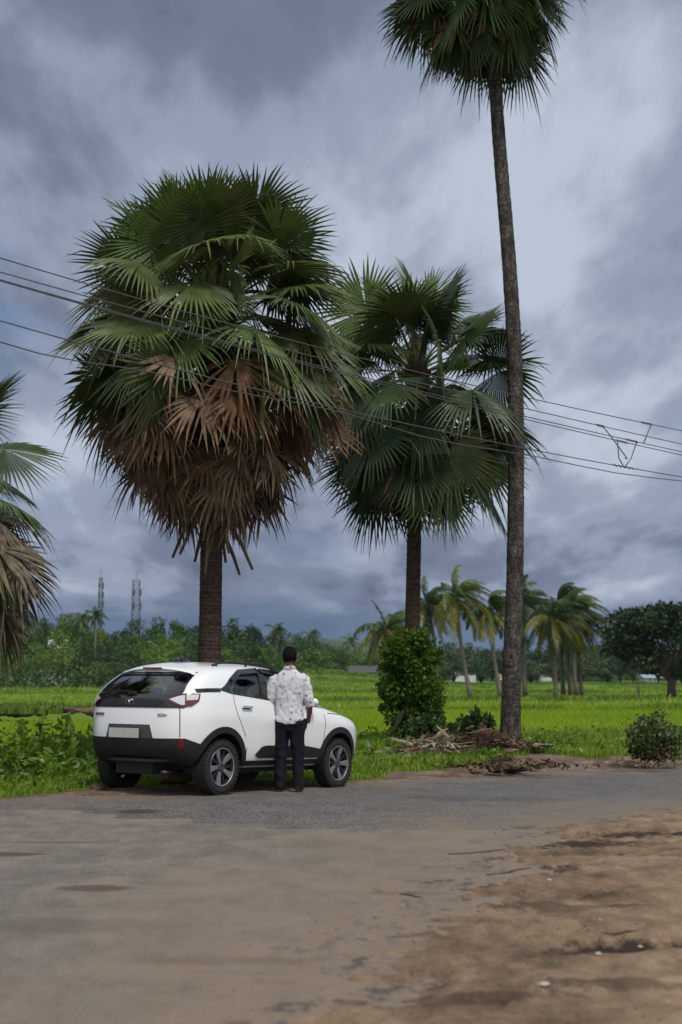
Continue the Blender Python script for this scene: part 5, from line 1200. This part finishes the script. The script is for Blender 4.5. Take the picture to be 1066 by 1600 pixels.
def build_person():
    foot = at(452, 1231, 18.42); root = empty('person', (foot.x, foot.y, float(road_z(foot.x, foot.y))+.012), R(-4))
    tag(root, 'man seen from behind in a printed white shirt and dark trousers, hands in his pockets', 'person')
    t = NT('skin'); c = t.coord(); t.bsdf(t.ramp(t.noise(c, 14, 4), [(.3, (.13, .060, .036)), (.7, (.20, .098, .062))]), .5, spec=.35); skin = t.m
    t = NT('hair'); c = t.coord(); nz = t.noise(c, 60, 4, .7, stretch=(1, 1, .25)); t.bsdf(t.ramp(nz, [(.3, (.004, .004, .004)), (.7, (.010, .009, .008))]), .75, bump=nz, bd=.006, spec=.08); hair = t.m
    t = NT('trousers'); c = t.coord(); nz = t.noise(c, 9, 5, .6, stretch=(1, 1, .4)); t.bsdf(t.ramp(nz, [(.3, (.006, .007, .011)), (.7, (.014, .016, .024))]), .85, bump=t.noise(c, 220, 2), bd=.001, spec=.15); trou = t.m
    t = NT('printed_shirt'); c = t.coord(); v = t.n('ShaderNodeTexVoronoi'); v.inputs['Scale'].default_value = 15; v.inputs['Randomness'].default_value = .85; t.l(c, v.inputs['Vector'])
    jag = t.noise(c, 85, 3, .85); d = t.math('ADD', v.outputs['Distance'], t.math('MULTIPLY', t.math('SUBTRACT', jag, .5), 1.15))
    motif = t.ramp(d, [(.20, 1.0), (.29, 0.0)]); pick = t.ramp(v.outputs['Color'], [(.30, .35), (.6, 1.0)])
    v2 = t.n('ShaderNodeTexVoronoi'); v2.inputs['Scale'].default_value = 19; t.l(c, v2.inputs['Vector']); m2 = t.ramp(t.math('ADD', v2.outputs['Distance'], t.math('MULTIPLY', t.math('SUBTRACT', jag, .5), .5)), [(.10, .6), (.17, 0.0)])
    col = t.mix(t.math('MULTIPLY', m2, .8), (.60, .59, .62), (.36, .27, .26)); col = t.mix(t.math('MULTIPLY', motif, pick), col, (.10, .098, .105))
    fold = t.noise(c, 7, 4, .6, stretch=(1.6, 1.6, .6), dist=.7); t.bsdf(col, .85, bump=fold, bd=.035, spec=.1); shirt_m = t.m
    # body: one continuous surface
    b = MB()
    ball(b, (0, .005, 1.705), (.074, .092, .096)); ball(b, (0, .040, 1.650), (.055, .062, .062)); ball(b, (0, -.02, 1.70), (.070, .078, .085))
    b.tube([(0, .085, 1.705), (0, .107, 1.670), (0, .100, 1.660)], [.010, .016, .012], 8)            # nose
    b.tube([(-.022, .090, 1.628), (0, .098, 1.630), (.022, .090, 1.628)], [.006, .009, .006], 8)     # mouth
    b.tube([(-.045, .082, 1.722), (0, .092, 1.722), (.045, .082, 1.722)], [.008, .009, .008], 8)     # brow
    for s in (-1, 1): b.tube([(s*.074, .0, 1.665), (s*.083, -.008, 1.69), (s*.080, -.006, 1.715)], [.010, .016, .012], 8)   # ears
    rings(b, [(0, -.012, 1.48, .070, .062), (0, -.010, 1.54, .058, .056), (0, -.006, 1.60, .053, .054), (0, 0, 1.66, .050, .055)])
    rings(b, [(0, 0, .86, .150, .105), (0, 0, 1.0, .145, .10), (0, 0, 1.15, .15, .10), (0, 0, 1.32, .18, .105), (0, 0, 1.44, .17, .09), (0, 0, 1.50, .09, .07)])
    for s in (-1, 1):
        b.tube([(s*.16, 0, 1.445), (s*.205, -.005, 1.40), (s*.235, -.02, 1.28), (s*.255, -.03, 1.17), (s*.262, -.012, 1.10), (s*.258, .02, 1.0), (s*.243, .052, .925)], [.055, .056, .048, .043, .041, .036, .028], 14)
        b.tube([(s*.243, .052, .925), (s*.232, .068, .89), (s*.218, .078, .855)], [.027, .036, .034], 12, squash=.6)    # palm
        for q, (dy, l) in enumerate(((-.028, .060), (-.010, .072), (.010, .068), (.027, .050))):
            p0 = Vector((s*(.216-.002*q), .078+dy, .850)); b.tube([p0, p0+Vector((-s*.012, .004, -l*.5)), p0+Vector((-s*.032, .008, -l))], [.0095, .009, .007], 8)
        p0 = Vector((s*.236, .092, .895)); b.tube([p0, p0+Vector((-s*.002, .030, -.022)), p0+Vector((-s*.010, .042, -.052))], [.012, .0105, .0085], 8)       # thumb
        b.tube([(s*.095, 0, .90), (s*.105, .005, .70), (s*.112, .005, .50), (s*.115, -.02, .30), (s*.117, -.025, .10)], [.085, .075, .052, .052, .034], 14)
        b.tube([(s*.117, -.055, .052), (s*.120, -.01, .060), (s*.128, .07, .045), (s*.134, .135, .032)], [.034, .038, .036, .026], 12, squash=.85)
        for q in range(5): b.tube([(s*(.106+.014*q), .135-.006*q*q*.5, .030), (s*(.107+.0145*q), .172-.005*q*q*.6, .026)], [.012 if q == 0 else .009, .010 if q == 0 else .007], 8)
    def bighead(p, n=None):
        k = min(1, max(0, (p.z-1.56)/.06)); c = Vector((0, -.004, 1.60)); return p.lerp(c+(p-c)*1.10, k)
    body = organic('body', b, .0055, skin, root, 3, bighead)
    # hair
    bm = bmesh.new(); bmesh.ops.create_uvsphere(bm, u_segments=48, v_segments=32, radius=1)
    for v in bm.verts:
        p = Vector((v.co.x*.086, v.co.y*.104-.006, v.co.z*.106+1.712)); lim = 1.625 if p.y < -.02 else 1.625+(p.y+.02)*1.25
        if p.z < lim: p = Vector((0, -.006, 1.68)).lerp(p, .62)
        else: p += v.co*(noise.noise(p*70)*.006+noise.noise(p*24)*.006)
        v.co = bighead(p)
    me = bpy.data.meshes.new('hair'); bm.to_mesh(me); bm.free(); link('hair', me, hair, root, True)
    ey = MB()
    for s in (-1, 1): ball(ey, (s*.034, .0915, 1.712), (.013, .013, .012), 10)
    e1 = MB(); e1.v, e1.f = ey.v[:len(ey.v)//2], ey.f[:len(ey.f)//2]; eye = e1.build('eye', simple('eye_white', (.5, .48, .45), .2), root, smooth=True); e2 = copy_tree(eye, root); e2.location = (.068, 0, 0)
    # trousers
    w = MB(); rings(w, [(0, 0, .80, .165, .118), (0, -.004, .86, .178, .128), (0, -.004, .93, .172, .122), (0, 0, .99, .160, .112)])
    rings(w, [(0, -.01, .76, .10, .10), (0, -.01, .84, .14, .12)])
    for s in (-1, 1):
        w.tube([(s*.088, -.004, .86), (s*.094, -.004, .76), (s*.104, 0, .62), (s*.110, .004, .50), (s*.114, -.008, .36), (s*.117, -.015, .20), (s*.119, -.012, .075), (s*.120, -.010, .045)], [.108, .106, .092, .080, .075, .072, .072, .074], 18)
        ball(w, (s*.172, .062, .835), (.050, .058, .085)); ball(w, (s*.075, -.055, .86), (.085, .080, .09))
    def crease(p, n):
        a = noise.noise(Vector((p.x*9, p.y*9, p.z*5)))*.007; k = noise.noise(Vector((p.x*11+p.z*4, p.y*11, p.z*11)))*.014*(1 if p.z < .25 or .42 < p.z < .62 or p.z > .78 else .35); return p+n*(a+k)
    organic('trousers', w, .0085, trou, root, 4, crease)
    # shirt with rolled sleeves and curved hem
    h = MB()
    rings(h, [(0, -.002, .855, .190, .140), (0, -.002, .90, .192, .143), (0, 0, 1.0, .182, .134), (0, 0, 1.10, .180, .128), (0, 0, 1.22, .190, .128), (0, -.004, 1.34, .205, .130), (0, -.006, 1.42, .198, .118), (0, -.008, 1.475, .165, .098), (0, -.010, 1.515, .105, .080), (0, -.010, 1.545, .072, .070), (0, -.010, 1.585, .064, .066)], 32)
    for s in (-1, 1):
        h.tube([(s*.14, -.004, 1.44), (s*.195, -.006, 1.40), (s*.232, -.018, 1.29), (s*.252, -.030, 1.18), (s*.262, -.018, 1.11), (s*.263, -.008, 1.075)], [.070, .074, .068, .066, .062, .060], 18)
        h.tube([(s*.262, -.012, 1.098), (s*.263, -.006, 1.066)], [.067, .067], 18)
    def folds(p, n):
        a = noise.noise(Vector((p.x*7, p.y*7, p.z*3.2)))*.011+noise.noise(Vector((p.x*10+p.z*5, p.y*9, p.z*13)))*.008+noise.noise(p*26)*.0035
        q = p+n*a
        if p.z < .93 and abs(p.x) < .2:      # shirt tail: lower in the middle of the back, cut up at the sides
            k = (.93-p.z)/.08; q.z += k*(.055*(p.x/.17)**2-.012)+.004*math.sin(p.x*60)
        return q
    organic('shirt', h, .0085, shirt_m, root, 5, folds)
    cl = MB(); ring = [(.070*math.cos(a), -.010+.070*math.sin(a), 1.565+.012*math.sin(a)) for a in np.linspace(0, 2*math.pi, 29)]
    cl.tube(ring, .014, 8, cap=False, squash=.5); cl.build('collar', shirt_m, root, smooth=True)
    sole_m = simple('sandal_black', (.018, .016, .015), .6, var=.3, scale=40)
    for s in (-1, 1):
        sd = MB(); o = [(s*.120+x*s, y, 0) for x, y in ((-.030, -.095), (.028, -.095), (.036, -.03), (.040, .06), (.052, .13), (.040, .180), (.012, .192), (-.022, .180), (-.036, .12), (-.034, .02))]; n = len(o)
        sd.add([(x, y, .0) for x, y, z in o]+[(x, y, .022) for x, y, z in o], [tuple(range(n)), tuple(range(2*n-1, n-1, -1))]+[(i, (i+1) % n, (i+1) % n+n, i+n) for i in range(n)])
        so = sd.build('sandal', sole_m, root, bevel=.003)
        for y, hh, ww in ((.10, .066, .050), (-.045, .088, .040)):
            pp = [(s*.124+ww*math.cos(a), y, .018+hh*math.sin(a)) for a in np.linspace(0, math.pi, 10)]; x = MB(); x.tube(pp, .012, 6, squash=.35); x.build('strap', sole_m, so, smooth=True)
    return root
person = build_person()
# ------------------------------------------------------------------ overhead wires
wire_m = simple('aluminium_wire', (.085, .085, .09), .45, .35, var=.2, scale=3); 
def wire_pts(coef, Yl=13.0, Yr=22.0, tweak=None):
    pts = []
    for px in range(-420, 1520, 60):
        py = coef[0]+coef[1]*px+coef[2]*px*px+(tweak(px) if tweak else 0); Y = 1/((1/Yl)+(1/Yr-1/Yl)*px/1066)   # straight span in plan
        pts.append(at(px, py, Y))
    return pts
WR = [(403, .305, -4.85e-5), (425, .284, -2.97e-5), (437, .287, -3.25e-5), (438.5, .291, -3.3e-5), (501, .290, -5.7e-5), (530, .235, -2.05e-5)]
WL = ['topmost overhead wire crossing the sky', 'second overhead wire from the top', 'third wire from the top, upper of a close pair', 'fourth wire from the top, lower of a close pair', 'fifth overhead wire from the top', 'lowest, slightly wavy overhead cable hanging under the fifth wire']
span = []
for k, cf in enumerate(WR):
    pts = wire_pts(cf, tweak=(lambda px: 5*math.sin(px*.009+1.0)+3*math.sin(px*.021)) if k == 5 else None); o0 = pts[0].copy(); mb = MB(); mb.tube([p-o0 for p in pts], .0062 if k < 4 else .0065, 6, cap=False)
    o = mb.build('overhead_wire', wire_m, smooth=True); o.location = o0; tag(o, WL[k], 'wire', 'overhead wires crossing the sky')
def wpt(k, px): cf = WR[k]; return at(px, cf[0]+cf[1]*px+cf[2]*px*px, 1/((1/13.0)+(1/22.0-1/13.0)*px/1066))
def tie(name, segs, loops, label):
    mb = MB(); o0 = wpt(0, 1000)
    for s in segs: mb.tube([p-o0 for p in s], .008, 6)
    for k, p0, p1 in loops:
        a, b = wpt(k, p0), wpt(k, p1); q = []
        for i in range(25): f = i/24; p = a.lerp(b, f); q.append(p-o0+Vector((0, .016*math.cos(f*30), .016*math.sin(f*30))))
        mb.tube(q, .007, 5)
    o = mb.build(name, wire_m, smooth=True); o.location = o0; tag(o, label, 'wire tie')
Yk = lambda px: 1/((1/13.0)+(1/22.0-1/13.0)*px/1066)
P_ = lambda px, py: at(px, py, Yk(px))
tie('wire_tie', [[wpt(0, 1018), P_(1012, 677), P_(1006, 692)]], [(0, 1002, 1018)], 'short bent tie hanging from the topmost wire near the right edge')
tie('wire_tie', [[wpt(1, 942), P_(955, 682), P_(968, 700), P_(979, 715), P_(980, 717), P_(977, 716)]], [(1, 932, 944)], 'long hooked tie hanging down from the second wire')
tie('wire_spacer', [[wpt(3, 965), P_(967, 716), wpt(4, 975)], [wpt(2, 995), P_(986, 717), wpt(4, 976)]], [(3, 962, 980), (2, 978, 996), (4, 958, 990)], 'v shaped spacer joining the close pair of wires to the fifth wire')

# ------------------------------------------------------------------ far trees
g1m = leaf_mat('tree_leaf_bright', (.010, .028, .005), (.040, .095, .010), (.12, .20, .022), scale=.30, trans=.10, fine=.9, rnd=.35)
g2m = leaf_mat('tree_leaf_dark', (.008, .022, .008), (.022, .052, .014), (.065, .11, .028), scale=.30, trans=.10, fine=.9, rnd=.35)
g3m = leaf_mat('rain_tree_leaf', (.004, .012, .004), (.010, .026, .007), (.030, .055, .012), scale=.4, trans=.12, fine=1.5, rnd=.1)
trunk_m = simple('tree_bark', (.10, .08, .065), .9, var=.5, scale=2)
def broadleaf(seed, H, Wd, mat, loc, label, n=2600, leaf=.42, group=None, trunk_h=.25, flat=1.0, nb=None):
    r = random.Random(seed); root = empty('broadleaf_tree', loc); tag(root, label, 'tree', group); tb = MB(); cs, rs = [], []
    nb = nb or 16
    for k in range(nb):
        a = k*2.4+r.uniform(-.4, .4); q = ((k+.5)/nb)**.55; zz = H*(trunk_h+.16+(.84-trunk_h)*(1-(q**2.2)*.75)*r.uniform(.72, .98)); c = Vector((math.cos(a)*Wd*.38*q, math.sin(a)*Wd*.38*q, zz-H*.05)); R_ = r.uniform(.11, .19)*Wd
        cs.append(tuple(c)); rs.append((R_, R_, R_*.72*flat))
        for m in range(3):
            b_ = r.uniform(0, 6.28); cs.append((c.x+math.cos(b_)*R_*.9, c.y+math.sin(b_)*R_*.9, c.z+r.uniform(-.35, .45)*R_)); rr_ = R_*r.uniform(.4, .6); rs.append((rr_, rr_, rr_*.7))
        if k < 9: tb.tube([(0, 0, H*trunk_h*.7), (c.x*.45, c.y*.45, H*trunk_h+(zz-H*trunk_h)*.45), (c.x*.9, c.y*.9, zz-H*.05)], [H*.02, H*.012, H*.004], 6)
    tb.tube([(0, 0, -.5), (.02*H, 0, H*trunk_h*.5), (0, 0, H*trunk_h*.95)], [H*.032, H*.024, H*.02], 9)
    leaf_cloud('crown', cs, rs, n, leaf, mat, root, seed, shell=.62, droop=.1, aspect=.7); tb.build('trunk', trunk_m, root, smooth=True); return root
protos = []
for k in range(5): protos.append(broadleaf(200+k, 10, 9+1.2*(k % 3), g1m if k < 3 else g2m, (0, 0, 0), 'x', n=2800, leaf=.40, trunk_h=.10))
used = [False]*5
words = ['rounded', 'broad', 'lumpy', 'spreading', 'ragged', 'dense', 'domed', 'leaning', 'bushy', 'uneven']
def put_tree(k, px, top_py, Y, wpx=None, mat=None, label='', group=None, base=FIELD_Z):
    o = protos[k] if not used[k] else copy_tree(protos[k]); used[k] = True
    p = at(px, 1050, Y); h = at(px, top_py, Y).z-base; o.location = (p.x, Y, base-.1); s = h/9.6; sx = (wpx/FPX*Y)/9.5 if wpx else s; o.scale = (sx, sx, s); o.rotation_euler = (0, 0, px*1.7)
    o['label'] = label
    if group: o['group'] = group
    if mat:
        for c in o.children:
            if c.name.startswith('crown'): c.material_slots[0].link = 'OBJECT'; c.material_slots[0].material = mat
    return o
# skyline of the left wood as read off the ridge of the crowns (x, top y)
SKY = [(-160, 985), (0, 968), (40, 958), (95, 954), (130, 966), (170, 976), (235, 972), (265, 970), (300, 976), (350, 975), (385, 974), (410, 980), (450, 990), (480, 1000), (520, 1008), (560, 1012), (600, 1012), (700, 1008), (760, 1004), (850, 1006), (940, 1006), (1000, 1000), (1066, 1003), (1250, 1000)]
sx_ = [p[0] for p in SKY]; sy_ = [p[1] for p in SKY]
r = random.Random(40); cnt = 0
LM = [(-20, 'at the left edge of the frame'), (15, 'behind the fan palm at the left edge'), (48, 'right of the hanging straw fronds'), (85, 'around the white house in the wood'), (118, 'left of the thinner mast'), (150, 'below the thinner mast'), (183, 'between the two masts'), (212, 'below the wider mast'), (245, 'right of the wider mast'), (275, 'above the rear window of the car'), (303, 'touching the left side of the large fan palm trunk'), (345, 'touching the right side of the large fan palm trunk'), (378, 'above the roof rail of the car'), (408, 'left of the man above the car roof'), (437, 'at the left of the man\'s head'), (470, 'at the right of the man\'s head'), (500, 'just right of the lone distant palm'), (532, 'left of the dark roofed hut'), (565, 'over the dark roofed hut'), (598, 'left of the vine column'), (630, 'behind the left of the vine column'), (662, 'behind the right of the vine column'), (693, 'right of the vine column'), (722, 'above the long white wall'), (752, 'right of the long white wall'), (783, 'left of the tall bare trunk'), (812, 'behind the tall bare trunk'), (840, 'right of the tall bare trunk'), (868, 'behind the leftmost trunk of the palm cluster'), (895, 'behind the palm cluster'), (925, 'right of the palm cluster'), (955, 'left of the big dark tree'), (985, 'behind the left branches of the big dark tree'), (1018, 'behind the middle of the big dark tree'), (1050, 'behind the trunk of the big dark tree'), (1085, 'at the right edge of the frame')]
taken = set()
def far_label(row, px):
    if px < -45: return 'far tree of the wood standing beyond the left edge of the frame'
    if px > 1110: return 'far tree of the wood standing beyond the right edge of the frame'
    for lx, nm in sorted(LM, key=lambda q: abs(q[0]-px)):
        if (row, nm) not in taken: taken.add((row, nm)); return '%s far tree %s' % (('hindmost', 'third row', 'second row', 'front row')[row], nm)
    return 'far tree half hidden among its neighbours in the far wood'
for row, (Y0, dy, step, kk) in enumerate([(330, 0, 30, (0, 1, 2, 3)), (270, 16, 34, (0, 3, 1, 4)), (225, 34, 36, (1, 0, 2, 3)), (190, 56, 30, (0, 2, 1))]):
    px = -330+row*9
    while px < 1400:
        right = px > 640; k = 0
        Y = Y0*(1.18 if right else 1)+r.uniform(-12, 12)
        if 470 < px <= 640: Y *= 1.25
        top = np.interp(px, sx_, sy_)+dy*(.55 if px > 470 else 1)+r.uniform(-7, 10)
        if top < 1054 and not (row == 3 and (px > 455)) and not (row == 2 and 505 < px < 590):
            k = kk[cnt % len(kk)]; w = step*r.uniform(1.6, 2.3)
            put_tree(k, px, top, Y, wpx=w, mat=(g2m if right or (row == 0 and cnt % 3 == 0) else g1m), label=far_label(row, px), group='trees of the far wood beyond the paddies'); cnt += 1
        px += step*r.uniform(.8, 1.2)
# undergrowth along the foot of the wood
cs, rs = [], []
for k in range(620):
    px = r.uniform(-180, 1260); Y = r.uniform(178, 186) if px < 450 else (r.uniform(255, 275) if px < 640 else r.uniform(340, 360)); p = at(px, 1050, Y); hh = r.uniform(.8, 2.6)*(1 if px < 640 else 2.3); cs.append((p.x, Y, FIELD_Z+hh*.45)); rs.append((hh*1.5, hh, hh*.75))
leaf_cloud('undergrowth', cs, rs, 60000, .42, g2m, None, 88, shell=.6, label='continuous scrub and creeper along the foot of the far wood', cat='undergrowth', kind='stuff')
cs, rs = [], []
for k in range(60):
    px = r.uniform(478, 585); Y = r.uniform(185, 200); p = at(px, 1050, Y); cs.append((p.x, Y, float(field_z(np.array([p.x]), np.array([Y]))[0])+.1)); rs.append((1.1, 1, .45))
leaf_cloud('weedy_rise', cs, rs, 9000, .30, leaf_mat('rise_leaf', (.05, .10, .012), (.10, .19, .02), (.16, .26, .04), scale=.4, trans=.25, fine=2), None, 89, shell=.3, label='bright weedy growth on the low rise right of the man', cat='weeds', kind='stuff')
# palms standing above the wood
for i, (px, py, Y, L, lab) in enumerate([(148, 962, 250, 2.8, 'dark coconut palm rising above the left wood beside the thinner mast'), (126, 966, 262, 3.0, 'small palm above the left wood, left of the one by the thinner mast'), (430, 986, 250, 2.9, 'dark palm above the trees directly behind the man'), (485, 993, 420, 4.6, 'lone distant palm against the blue hills right of the man'), (545, 1002, 420, 4.5, 'hazy distant palm above the huts')]):
    b_ = at(px, 1050, Y); coconut_palm((b_.x, Y, FIELD_Z), at(px+2, py, Y), L, 300+i, lab, .3, group=None, ny=.0, nl=18)
# the umbrella shaped rain tree on the right
Yr = 118; bR = gb(1050, Yr); root = empty('rain_tree', bR); tag(root, 'wide dark umbrella crowned tree on a short pale trunk at the right edge', 'tree')
tb = MB(); cs, rs = [], []; r = random.Random(6)
def lp(px, py, dy=0): return at(px, py, Yr+dy)-bR
tb.tube([lp(1050, 1092), lp(1049, 1075), lp(1051, 1062)], [.42, .36, .34], 10)
for k, (px, py, w) in enumerate([(958, 985, 1.1), (975, 968, 1.2), (1000, 975, 1.5), (985, 1000, 1.2), (1010, 960, 1.3), (1035, 962, 1.5), (1060, 966, 1.7), (1090, 964, 1.7), (1125, 968, 1.7), (1160, 980, 1.6), (1030, 985, 1.5), (1070, 990, 1.6), (1110, 995, 1.5), (965, 1012, 1.0), (990, 1025, 1.1), (1012, 1040, 1.0), (1000, 1010, 1.2), (1140, 1010, 1.3), (1085, 1030, 1.0), (1062, 1046, .8), (1030, 1020, .8)]):
    for d in (-3.5, 0, 3.5):
        c = lp(px+r.uniform(-8, 8), py+r.uniform(-5, 5), d*r.uniform(.6, 1.2)); cs.append(tuple(c)); rs.append((w*1.15, w*1.2, w*.55))
    tb.tube([lp(1051, 1064), lp(1051+(px-1051)*.35, 1064+(py-1064)*.45), lp(px, py+6)], [.20, .12, .04], 6)
leaf_cloud('crown', cs, rs, 17000, .30, g3m, root, 12, shell=.55, aspect=.7); tb.build('trunk', trunk_m, root, smooth=True)

# ------------------------------------------------------------------ masts, huts, walls, posts, hills
steel = simple('galvanised_steel', (.07, .075, .08), .6, .3)
def mast(px, top, Y, w0, w1, label, antennas, seed):
    r = random.Random(seed); b_ = at(px, 1050, Y); b_.z = FIELD_Z; H = at(px, top, Y).z-FIELD_Z; root = empty('radio_mast', b_); tag(root, label, 'radio mast'); L = MB(); n = int(H/1.6)
    def cor(z, k): w = (w0+(w1-w0)*z/H)/2; return Vector(((-w, w, w, -w)[k], (-w, -w, w, w)[k], z))
    for k in range(4): L.tube([cor(0, k), cor(H*.92, k)], .07, 4)
    for i in range(n):
        z0, z1 = H*.92*i/n, H*.92*(i+1)/n
        for k in range(4): L.tube([cor(z0, k), cor(z1, (k+1) % 4)], .045, 3, cap=False); L.tube([cor(z1, k), cor(z0, (k+1) % 4)], .045, 3, cap=False); L.tube([cor(z1, k), cor(z1, (k+1) % 4)], .04, 3, cap=False)
    L.tube([(0, 0, H*.9), (0, 0, H)], .06, 5); L.build('lattice', steel, root)
    for i in range(antennas):
        a = i*2.1; z = H*(.68+.25*(i//3)/max(1, antennas//3)); rr_ = (w0+(w1-w0)*z/H)/2+.35; A = MB(); A.box((math.cos(a)*rr_, math.sin(a)*rr_, z), (.32, .22, 2.0)); A.tube([(0, 0, z), (math.cos(a)*rr_, math.sin(a)*rr_, z)], .04, 4); A.build('antenna', steel, root)
mast(155, 889, 430, 1.5, .8, 'thin radio mast with panel antennas above the wood, the left of two', 9, 1)
mast(211, 893, 430, 2.9, 1.9, 'wide lattice radio mast above the wood, the right of two', 6, 2)
white = simple('whitewash', (.55, .56, .57), .8, var=.15, scale=.6); tin = simple('dark_tin_roof', (.05, .05, .055), .7, var=.4, scale=1.5); brickm = simple('hut_wall', (.22, .19, .17), .9, var=.4, scale=1.2)
def house(px0, px1, py0, py1, Y, wm, rm, label, depth=5, roof=.25, wins=2):
    a = at(px0, py1, Y); b_ = at(px1, py0, Y); w = b_.x-a.x; z0 = min(a.z, FIELD_Z); H = b_.z-z0; root = empty('house', ((a.x+b_.x)/2, Y+depth/2, z0)); tag(root, label, 'house'); h_ = H*(1-roof)
    m = MB(); m.box((0, 0, h_/2), (w, depth, h_)); wl = m.build('wall', wm, root, bevel=.02)
    m = MB(); m.add([(-w/2-.4, -depth/2-.5, h_), (w/2+.4, -depth/2-.5, h_), (w/2+.4, 0, H), (-w/2-.4, 0, H), (w/2+.4, depth/2+.5, h_), (-w/2-.4, depth/2+.5, h_)], [(0, 1, 2, 3), (3, 2, 4, 5), (0, 3, 5), (1, 4, 2), (0, 5, 4, 1)]); m.build('roof', rm, root)
    for k in range(wins):
        m = MB(); m.box((-w/2+w*(k+1)/(wins+1), -depth/2-.01, h_*.55), (w*.10, .08, h_*.35)); m.build('window', simple('dark_window', (.02, .022, .025), .3), root)
    m = MB(); m.box((w*.36, -depth/2-.01, h_*.38), (w*.09, .08, h_*.74)); m.build('door', tin, root)
house(548, 592, 1040, 1062, 235, brickm, tin, 'dark tin roofed hut at the paddy edge left of the vine clad trunk', 5, .35)
house(532, 550, 1049, 1061, 225, white, tin, 'small pale shed beside the dark roofed hut', 4, .3, 1)
house(76, 98, 999, 1010, 246, white, white, 'white house peeping through the trees of the left wood', 5, .3)
house(846, 866, 1037, 1052, 330, white, white, 'white house glimpsed between the tall bare trunk and the palm cluster', 6, .3)
house(778, 800, 1040, 1054, 330, white, white, 'white house behind the trunk of the palm left of the tall bare trunk', 6, .3)
house(1008, 1032, 1054, 1064, 300, white, simple('blue_roof', (.25, .33, .42), .6), 'low house with a pale blue roof under the big dark tree', 6, .4)
m = MB(); a = at(706, 1052, 300); b_ = at(742, 1060, 300); m.box(((a.x+b_.x)/2, 300, (a.z+FIELD_Z)/2), (b_.x-a.x, .3, a.z-FIELD_Z)); m.box(((a.x+b_.x)/2, 300, a.z+.04), (b_.x-a.x+.2, .5, .12))
for q in range(7): m.box((a.x+(b_.x-a.x)*q/6, 299.8, (a.z+FIELD_Z)/2), (.35, .3, a.z-FIELD_Z+.3))
tag(m.build('boundary_wall', white, bevel=.02), 'long low white wall at the far edge of the paddies', 'wall')
rr = random.Random(2)
wood = simple('post_wood', (.07, .06, .05), .9)
for px, py, Y, h, lab in ((997, 1092, 110, 1.4, 'short dark post standing in the paddy before the big dark tree'),):
    b_ = gb(px, Y); m = MB(); m.tube([(0, 0, -.2), (.03, 0, h*.6), (.0, 0, h)], [.09, .08, .06], 7); o = m.build('post', wood, smooth=True); o.location = b_; tag(o, lab, 'post')
for k, (px, py, lab) in enumerate([(608, 1063, 'small white egret standing in the paddy left of the vine clad trunk'), (590, 1073, 'tiny white egret in the middle paddy strip')]):
    b_ = gb(px, 200 if k == 0 else 150); m = MB(); ball(m, (0, 0, .42), (.20, .12, .13)); m.tube([(.13, 0, .46), (.22, 0, .60), (.18, 0, .74), (.24, 0, .80), (.36, 0, .78)], [.07, .035, .03, .045, .008], 8); m.tube([(-.14, 0, .42), (-.34, 0, .36)], [.09, .02], 8)
    for s in (-1, 1): m.tube([(.02, s*.04, .34), (.0, s*.04, .18), (.04, s*.04, 0)], [.022, .016, .014], 6)
    o = organic('egret', m, .012, simple('egret_white', (.7, .7, .68), .7), None, 2); o.location = (b_.x, b_.y, b_.z+.35); tag(o, lab, 'egret')
# hills
xs = np.linspace(-1500, 1500, 220); ys = np.linspace(1150, 1700, 30)
def hills_z(x, y):
    px = 533+x/1400*FPX; hpx = np.interp(px, [-600, 300, 380, 470, 530, 600, 700, 800, 1000, 1300, 2200], [30, 36, 44, 60, 58, 48, 44, 34, 30, 40, 26]); h = hpx/FPX*1400*(.9+.35*(fbm(x, y, .006, 4)-.5)*2*.5)
    return -2+h*np.sin(np.clip((y-1150)/500, 0, 1)*np.pi)**.8
t = NT('forested_hill'); p = t.pos(); t.bsdf(t.ramp(t.noise(p, .02, 6, .65), [(.35, (.022, .045, .02)), (.65, (.06, .09, .04))]), .95, bump=t.noise(p, .08, 5, .7), bd=6)
tag(link('hills', grid_mesh('hills', xs, ys, hills_z), t.m), kind='structure')
# ------------------------------------------------------------------ the moist air
hz = MB(); hz.box((0, 850, 55), (3400, 1900, 120)); hm = bpy.data.materials.new('haze'); hm.use_nodes = True; nt = hm.node_tree; nt.nodes.clear()
o_ = nt.nodes.new('ShaderNodeOutputMaterial'); pv = nt.nodes.new('ShaderNodeVolumePrincipled'); pv.inputs['Color'].default_value = (.60, .74, 1, 1); pv.inputs['Density'].default_value = .00006; pv.inputs['Anisotropy'].default_value = 0.0
nt.links.new(pv.outputs[0], o_.inputs['Volume']); tag(hz.build('haze', hm), kind='stuff')
